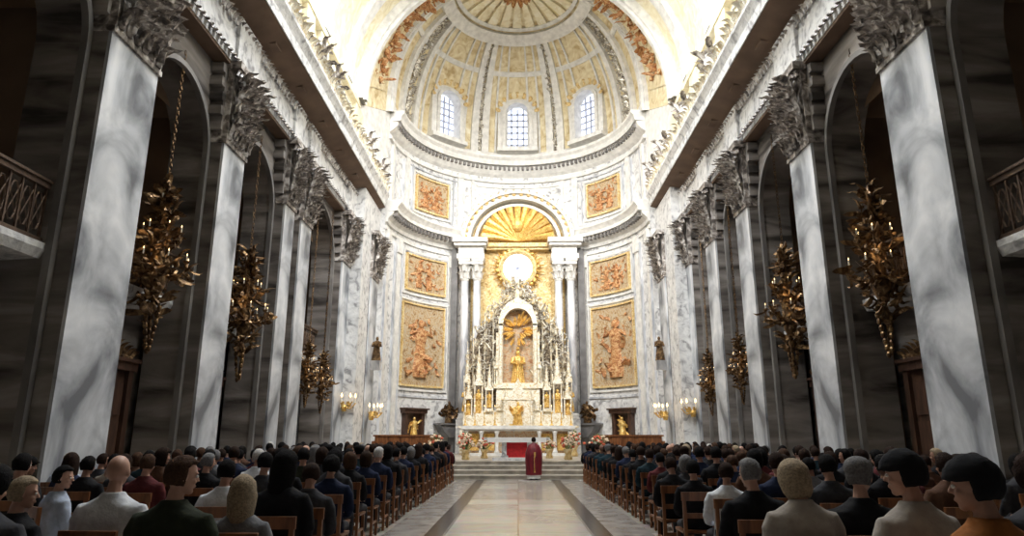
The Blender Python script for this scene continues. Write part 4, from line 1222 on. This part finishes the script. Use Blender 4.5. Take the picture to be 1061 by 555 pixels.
def full_body(turn,tilt):
    sk=skin_mesh('b_',*body_nodes(turn,tilt),sub=1)
    mb=MB(); mb.v=[tuple(v.co) for v in sk.vertices]; mb.f=[tuple(p.vertices) for p in sk.polygons]; bpy.data.meshes.remove(sk)
    H=head_M(turn,tilt)
    mb.ball((0,.012,1.305),(.077,.097,.100),20,14,H)          # skull
    mb.ball((0,.048,1.250),(.060,.062,.075),18,12,H)          # face and jaw
    mb.ball((0,.082,1.195),(.030,.026,.024),10,8,H)           # chin
    mb.tube([(0,.104,1.300),(0,.122,1.268),(0,.124,1.255)],[.009,.013,.016],8,H)
    mb.ball((0,.108,1.226),(.024,.012,.010),10,6,H)           # lips
    for s in (-1,1):
        mb.ball((s*.078,.008,1.275),(.011,.022,.032),10,8,H)
        mb.ball((s*.032,.100,1.308),(.022,.012,.008),8,6,H)   # brow
        mb.ball((s*.040,.085,1.255),(.020,.022,.018),8,6,H)   # cheek
    return merged('body',mb,.0075,.3)
def garment(wide=1.0):
    mb=MB(); seg=24; vs=[];fs=[]
    prof=[(.185,.150,.46,.03),(.190,.150,.52,.02),(.178,.135,.62,0),(.175,.130,.74,-.015),(.190,.135,.86,-.02),(.208,.135,.95,-.015),(.212,.122,1.01,-.01),
          (.190,.108,1.052,-.005),(.140,.095,1.085,-.003),(.092,.084,1.112,-.002),(.076,.080,1.132,-.003),(.074,.078,1.140,-.002)]
    for rx,ry,z,cy in prof:
        wx=rx*(wide if z<1.08 else 1)
        for i in range(seg):
            a=2*PI*i/seg; ca,sa=math.cos(a),math.sin(a)
            k=(abs(ca)**2.5+abs(sa)**2.5)**(-1/2.5)
            vs.append((wx*ca*k,cy+ry*sa*k,z))
    n=len(prof)
    for j in range(n-1):
        for i in range(seg): fs.append((j*seg+i,j*seg+(i+1)%seg,(j+1)*seg+(i+1)%seg,(j+1)*seg+i))
    fs.append(tuple(reversed(range(seg)))); fs.append(tuple((n-1)*seg+i for i in range(seg)))
    mb.add(vs,fs)
    for s in (-1,1):
        w_=wide
        mb.tube([(s*.13*w_,0,1.03),(s*.185*w_,0,1.005),(s*.222*w_,0,.93),(s*.240*w_,.01,.84),(s*.245*w_,.035,.78),(s*.215*w_,.12,.71),(s*.15,.235,.675)],
                [.045,.072,.068,.060,.058,.052,.045],12)
    return merged('jacket',mb,.014,.6)
def leg_nodes():
    N=[];E=[]
    def nd(p,r,par=None):
        N.append((Vector(p),r)); 
        if par is not None: E.append((par,len(N)-1))
        return len(N)-1
    pel=nd((0,.0,.54),(.16,.10))
    for s in (-1,1):
        h=nd((s*.09,.06,.53),.098,pel); k_=nd((s*.115,.44,.535),.075,h); nd((s*.12,.42,.14),.055,k_)
    return N,E
def hair_mesh(style,turn,tilt,seed=0):
    r2=random.Random(seed); H=head_M(turn,tilt); mb=MB(); seg,rings=26,18
    c=Vector((0,.018,1.30)); vs=[];fs=[]
    for j in range(rings+1):
        b=-PI/2+PI*j/rings
        for i in range(seg):
            a=2*PI*i/seg
            d=Vector((math.cos(b)*math.cos(a),math.cos(b)*math.sin(a),math.sin(b)))
            inner=Vector((d.x*.060,d.y*.080,d.z*.095))
            nz=noise.noise(d*5+Vector((seed,0,0)))*.010+noise.noise(d*14+Vector((0,seed,0)))*.006
            t={'short':.012,'bob':.026,'long':.024,'curly':.032,'fringe':.008,'cap':.008,'beret':.027}[style]
            outer=Vector((d.x*(.083+t),d.y*(.100+t),d.z*(.108+t*.8)))*(1+nz*6*(2.2 if style=='curly' else 1))
            # hairline
            front=d.y; low=-d.z
            if style in('short','curly','cap','beret'): k=1 if (front<.15-.2*low or d.z>.42+.25*front) and d.z>-.72 else 0
            elif style=='fringe': k=1 if (d.z<.30 and front<.1 and d.z>-.5) else 0
            else: k=1 if (front<.35 or d.z>.45) else 0
            if style in('cap','beret') and d.z>.14: k=1
            p=c+(outer if k else inner)
            if style=='bob' and k and d.z<-.1: p.z-= (.05)*min(1,(-d.z-.1)*2); p.x*=1.05
            if style=='long' and k and d.z<-.1 and front<.25: p.z-=.17*min(1,(-d.z-.1)*2.0); p.y-=.03*min(1,(-d.z-.1)*2); p.x*=1.1
            vs.append(p)
    for j in range(rings):
        for i in range(seg): fs.append((j*seg+i,j*seg+(i+1)%seg,(j+1)*seg+(i+1)%seg,(j+1)*seg+i))
    mb.add(vs,fs,H)
    if style=='cap':
        mb.ball((0,.09,1.345),(.07,.07,.012),12,6,H); mb.ball((0,.008,1.345),(.100,.120,.085),16,10,H)
    me=bpy.data.meshes.new('hair'); me.from_pydata(mb.v,[],mb.f); me.update(); fixn(me)
    for p in me.polygons: p.use_smooth=True
    return me
def mm(me,mat): 
    c=me.copy(); c.materials.clear(); c.materials.append(mat); return c
GAR={'black':(.012,.012,.014),'navy':(.013,.019,.045),'charcoal':(.04,.04,.045),'white':(.62,.64,.68),'pale blue':(.42,.48,.60),'brown':(.09,.045,.028),
     'dark green':(.025,.03,.018),'orange-brown':(.30,.11,.03),'beige':(.36,.32,.28),'grey':(.17,.17,.18),'maroon':(.09,.02,.022),'teal':(.012,.028,.038)}
HAIR={'black':(.008,.007,.007),'dark brown':(.025,.014,.010),'brown':(.06,.032,.02),'grey':(.16,.155,.155),'white':(.50,.48,.46),'blond':(.32,.25,.17)}
SK={'a':(.52,.30,.22),'b':(.42,.23,.16),'c':(.20,.10,.065)}
GM={k:M_plain('cloth_'+k.replace(' ','_').replace('-','_'),v,.9,var=.25,scale=9,bump=.25,bscale=18,spec=.15) for k,v in GAR.items()}
HM={k:M_plain('hair_'+k.replace(' ','_'),v,.8,var=.35,scale=60,bump=.35,bscale=90,spec=.08) for k,v in HAIR.items()}
SM={k:M_plain('skin_'+k,v,.5,var=.08,scale=20) for k,v in SK.items()}
trM=M_plain('dark_trousers',(.02,.02,.025),.85,var=.2)
shM=M_plain('shoe_leather',(.012,.01,.01),.35,var=.1)
POSE=[(0,-.10),(.35,-.15),(-.35,-.12),(.15,-.38),(-.7,-.1),(.75,-.12)]
cache={}
legs_me=skin_mesh('trousers',*leg_nodes(),sub=1); legs_me.materials.append(trM)
shoe_mb=MB()
for s in (-1,1): shoe_mb.ball((s*.122,.50,.045),(.05,.14,.05),10,6)
shoe_me=bpy.data.meshes.new('shoes'); shoe_me.from_pydata(shoe_mb.v,[],shoe_mb.f); shoe_me.materials.append(shM)
def get(kind,key,fn):
    if (kind,key) not in cache: cache[kind,key]=fn()
    return cache[kind,key]
def person(x,y,rz,hair,style,gar,skin,pose,scale,label,grp,wide=1.0,z=0,eyes=False):
    turn,tilt=POSE[pose]
    o=empty('person',(x,y,z),rz); o.scale=(scale,)*3
    tag(o,label,'person',grp)
    bm_=get('b',pose,lambda: full_body(turn,tilt))
    b=get('b2',(pose,skin),lambda: mm(bm_,SM[skin]))
    cm=get('g',wide,lambda: garment(wide))
    c=get('g2',(wide,gar),lambda: mm(cm,GM[gar]))
    def ch(n,me):
        q=bpy.data.objects.new(n,me); COL.objects.link(q); q.parent=o; return q
    ch('body',b); ch('jacket' if gar not in('white','pale blue') else 'shirt',c); ch('trousers',legs_me); ch('shoes',shoe_me)
    if eyes:
        def ey():
            e=MB(); H=head_M(turn,tilt)
            for q in (-1,1): e.ball((q*.032,.104,1.288),(.012,.010,.010),10,8,H)
            me=bpy.data.meshes.new('eyes'); me.from_pydata(e.v,[],e.f); me.materials.append(K['cloth_w']); return me
        ch('eyes',get('e',pose,ey))
    if style!='bald':
        hm=get('h',(style,pose),lambda: hair_mesh(style,turn,tilt,pose))
        h=get('h2',(style,pose,hair),lambda: mm(hm,GM['black'] if style=='beret' else HM[hair])); ch('hat' if style in('cap','beret') else 'hair',h)
    return o
HZ=1.385
def near(px,top,depth,hair,style,gar,skin,pose,label,wide=1.0,rz=0,sc_=None,chair=True,sit=True):
    # px/top measured on the photograph, converted once to a seat on the floor
    X=(px-537)*depth*.97/700*1.03
    z=1.55-(top-452)*depth/722
    s_=z/1.43 if sc_ is None else sc_
    s_=max(.90,min(1.08,s_))
    person(X,depth,rz,hair,style,gar,skin,pose,s_,label,'congregation',wide,eyes=True)
    return X,depth
NEAR=[(8,474,4.2,'black','short','charcoal','b',3,'person with thick black hair in dark coat at the left bottom corner',1.05,0),
 (41,489,5.0,'blond','short','black','a',4,'person with short fair-grey hair and dark jacket, second from the left edge',1.0,-.3),
 (38,467,7.6,'black','short','black','b',0,'person with black hair seated before the base of the first left pier',1.0,0),
 (80,481,7.0,'black','short','pale blue','a',4,'dark-haired person in pale blue shirt, head turned to the right',1.0,-.6),
 (136,467,5.3,'white','bald','white','a',1,'bald person in a white shirt at the near left',1.12,-.1),
 (165,468,8.6,'brown','short','maroon','a',0,'brown-haired person in reddish top behind the bald person in white',1.0,0),
 (197,468,4.6,'brown','short','dark green','a',4,'brown-haired person in a dark green jacket, right of the bald person',1.12,-.1),
 (225,467,9.4,'grey','short','black','a',2,'grey-haired person in black further back beyond the dark green jacket',1.0,0),
 (245,473,7.0,'black','short','white','b',0,'dark-haired person in a white shirt behind the long-haired woman',1.0,0),
 (264,493,5.2,'blond','long','grey','a',1,'woman with long pale blond hair in grey patterned top, near left',.95,0),
 (302,464,6.2,'black','long','black','b',2,'person with long black hair and black clothes, right of the pale blond woman',1.0,0),
 (330,475,6.9,'dark brown','short','charcoal','b',3,'dark-haired person in charcoal by the aisle, behind the first aisle seat on left',1.0,0),
 (350,470,8.4,'black','curly','navy','b',0,'person with bushy black hair in navy suit beside the aisle, left block',1.08,0),
 (743,477,7.9,'dark brown','short','white','b',2,'dark-haired person in a pale shirt with bare forearm, right of aisle',1.05,0),
 (769,471,6.0,'grey','short','black','a',1,'grey-haired person in a black suit, left of the blond woman',1.08,0),
 (814,471,4.95,'blond','bob','beige','a',3,'blond woman with short bob in a pale top, near right',1.0,0),
 (873,471,5.1,'grey','cap','black','a',4,'person in a grey flat cap and black jacket, near right',1.15,.0),
 (925,463,4.2,'black','beret','beige','a',5,'person in tall black hat and beige top, right of the grey cap',1.0,.2),
 (962,466,7.0,'dark brown','short','brown','b',0,'small dark-haired person in brown seen between the two black hats',1.0,0),
 (994,468,3.45,'black','beret','orange-brown','b',5,'person in black hat and orange-brown top at the near right',1.05,.2),
 (1050,466,4.3,'dark brown','curly','charcoal','b',2,'person with curly greyish-brown hair at the right edge',1.05,0),
 (711,475,8.8,'black','short','black','b',0,'black-haired person in sleeveless black with pale collar by the aisle, right block',1.0,0),
 (690,470,9.9,'dark brown','short','black','b',3,'dark-haired person in black coat at the aisle, right block',1.05,0),
 (845,468,7.4,'black','short','charcoal','b',0,'black-haired person seated behind the blond woman and grey cap',1.0,0),
 (795,466,8.0,'dark brown','short','navy','b',0,'dark-haired person in navy seated beyond the black suit',1.0,0),
 (900,468,8.0,'black','short','black','c',0,'black-haired person in black beyond the tall black hat',1.0,0),
 (105,470,8.8,'black','short','black','b',0,'black-haired person in black left of the bald person',1.0,0),
 (283,466,8.4,'black','short','charcoal','b',0,'black-haired person in charcoal seated ahead of the pale blond woman',1.0,0)]
occ=[]
for r_ in NEAR:
    X,Y=near(*r_[:9],wide=r_[9],rz=r_[10]); occ.append((X,Y))
    place_chair(X,Y,r_[10],'brown wooden chair of '+' '.join(r_[8].split(',')[0].split()[:11]),Y>3.9,'church chairs')
rg=random.Random(77)
ords=['first','second','third','fourth','fifth','sixth','seventh','eighth','ninth','tenth','eleventh','twelfth','thirteenth','fourteenth','fifteenth','sixteenth','seventeenth','eighteenth','nineteenth','twentieth']
cols_n=['aisle seat','second seat from aisle','third seat from aisle','fourth seat from aisle','fifth seat from aisle','sixth seat from aisle','seventh seat from aisle']
count=len(NEAR)
for s in (-1,1):
    y=8.6; row=0
    while y < 25.8:
        for i in range(7):
            x=s*(2.5+.72*i)+R(rg,-.03,.03); yy=y+R(rg,-.06,.06)
            if any(math.hypot(x-a,yy-b)<.62 for a,b in occ): continue
            # out of the picture at the side
            if abs(x)/yy > .72: continue
            hair=rg.choices(['black','dark brown','brown','grey','white','blond'],[46,36,9,5,1,3])[0]
            style=rg.choices(['short','bob','long','curly','bald','cap'],[58,13,9,9,6,5])[0]
            gar=rg.choices(['black','navy','charcoal','white','pale blue','brown','dark green','beige','grey','maroon','teal'],[30,24,16,3,2,5,4,1,4,3,6])[0]
            skin=rg.choices('abc',[4,4,1])[0]; pose=rg.choice([0,0,1,2,3,0,4,5])
            hd={'bald':'bald head','cap':hair+' cap'}.get(style, hair+' hair')
            lab='person with %s in %s, %s, %s %s row'%(hd,gar,cols_n[i],ords[row],side_name[s])
            person(x,yy,R(rg,-.12,.12),hair,style,gar,skin,pose,R(rg,.90,.99),lab,'congregation',rg.choice([1.0,1.0,1.08,.95])); count+=1
            place_chair(x,yy,0,'brown wooden chair, %s, %s row of the %s block'%(cols_n[i],ords[row],side_name[s]),i<2 or yy<11,'church chairs')
        y+=.96; row+=1
print('PEOPLE',count)

# ---------------- celebrant in red, back to the congregation
pr=empty('person',(.58,26.0,0),0.15); pr.scale=(.9,.9,.9); tag(pr,'person in long crimson vestments standing in the aisle before the altar steps','person')
def priest_body():
    N=[];E=[]
    def nd(p,r,par=None):
        N.append((Vector(p),r))
        if par is not None: E.append((par,len(N)-1))
        return len(N)-1
    pel=nd((0,0,.9),(.15,.11)); sp=nd((0,0,1.08),(.13,.1),pel); ch=nd((0,0,1.27),(.16,.11),sp); cl=nd((0,0,1.38),(.1,.08),ch)
    nk=nd((0,.01,1.45),.05,cl); j=nd((0,.035,1.52),(.06,.07),nk); m_=nd((0,.02,1.59),(.075,.09),j); nd((0,.015,1.645),(.06,.07),m_); nd((0,.125,1.56),.013,j)
    for s in (-1,1): nd((s*.083,.01,1.58),.015,m_)
    for s in (-1,1):
        sh=nd((s*.17,0,1.36),.06,cl); el=nd((s*.22,.03,1.08),.045,sh); wr=nd((s*.10,.24,1.08),.028,el); pm=nd((s*.05,.29,1.12),(.018,.035),wr)
        for q in range(4):
            a=nd((s*.03,.30-.012*q+.01,1.165-.004*q),.008,pm); nd((s*.015,.30-.014*q+.01,1.22-.01*abs(q-1)),.007,a)
        nd((s*.045,.25,1.15),.009,pm)
        h=nd((s*.09,0,.84),.08,pel); k_=nd((s*.1,.02,.46),.06,h); an=nd((s*.1,0,.09),.04,k_); nd((s*.11,.12,.04),.036,an)
    return N,E
q=bpy.data.objects.new('body',skin_mesh('body',*priest_body(),sub=1)); q.data.materials.append(SM['a']); COL.objects.link(q); q.parent=pr
def robe(prof,fold,seed):
    mb=MB(); seg=40; vs=[];fs=[]
    for j,(rx,ry,z) in enumerate(prof):
        for i in range(seg):
            a=2*PI*i/seg; k_=1+fold*(len(prof)-1-j)/len(prof)*math.sin(a*9+seed+j*.2)
            vs.append((rx*k_*math.cos(a),ry*k_*math.sin(a),z))
    n=len(prof)
    for j in range(n-1):
        for i in range(seg): fs.append((j*seg+i,j*seg+(i+1)%seg,(j+1)*seg+(i+1)%seg,(j+1)*seg+i))
    return mb.add(vs,fs)
robe([(.27,.22,.06),(.25,.2,.3),(.22,.17,.6),(.2,.15,.9)],.08,0).build('white_alb',K['cloth_w'],pr,True)
robe([(.31,.26,.20),(.32,.27,.5),(.34,.27,.8),(.34,.25,1.05),(.29,.19,1.25),(.22,.13,1.38),(.10,.09,1.45),(.065,.07,1.47)],.10,1).build('chasuble',K['crimson'],pr,True)
for s in (-1,1): MB().tube([(s*.2,.04,1.2),(s*.24,.1,1.08),(s*.12,.24,1.08)],[.09,.1,.09],10).build('sleeve',K['crimson'],pr,True)
MB().box(-.035,.035,-.262,-.235,.30,1.1).build('gold_band',K['gold'],pr)
hm=hair_mesh('short',0,0,4); hm.materials.append(HM['dark brown'])
hq=bpy.data.objects.new('hair',hm); COL.objects.link(hq); hq.parent=pr; hq.location=(0,0,.288)
m=MB()
for s in (-1,1): m.ball((s*.11,.06,.045),(.05,.13,.045),10,6)
m.build('shoes',shM,pr)
bpy.context.view_layer.update()
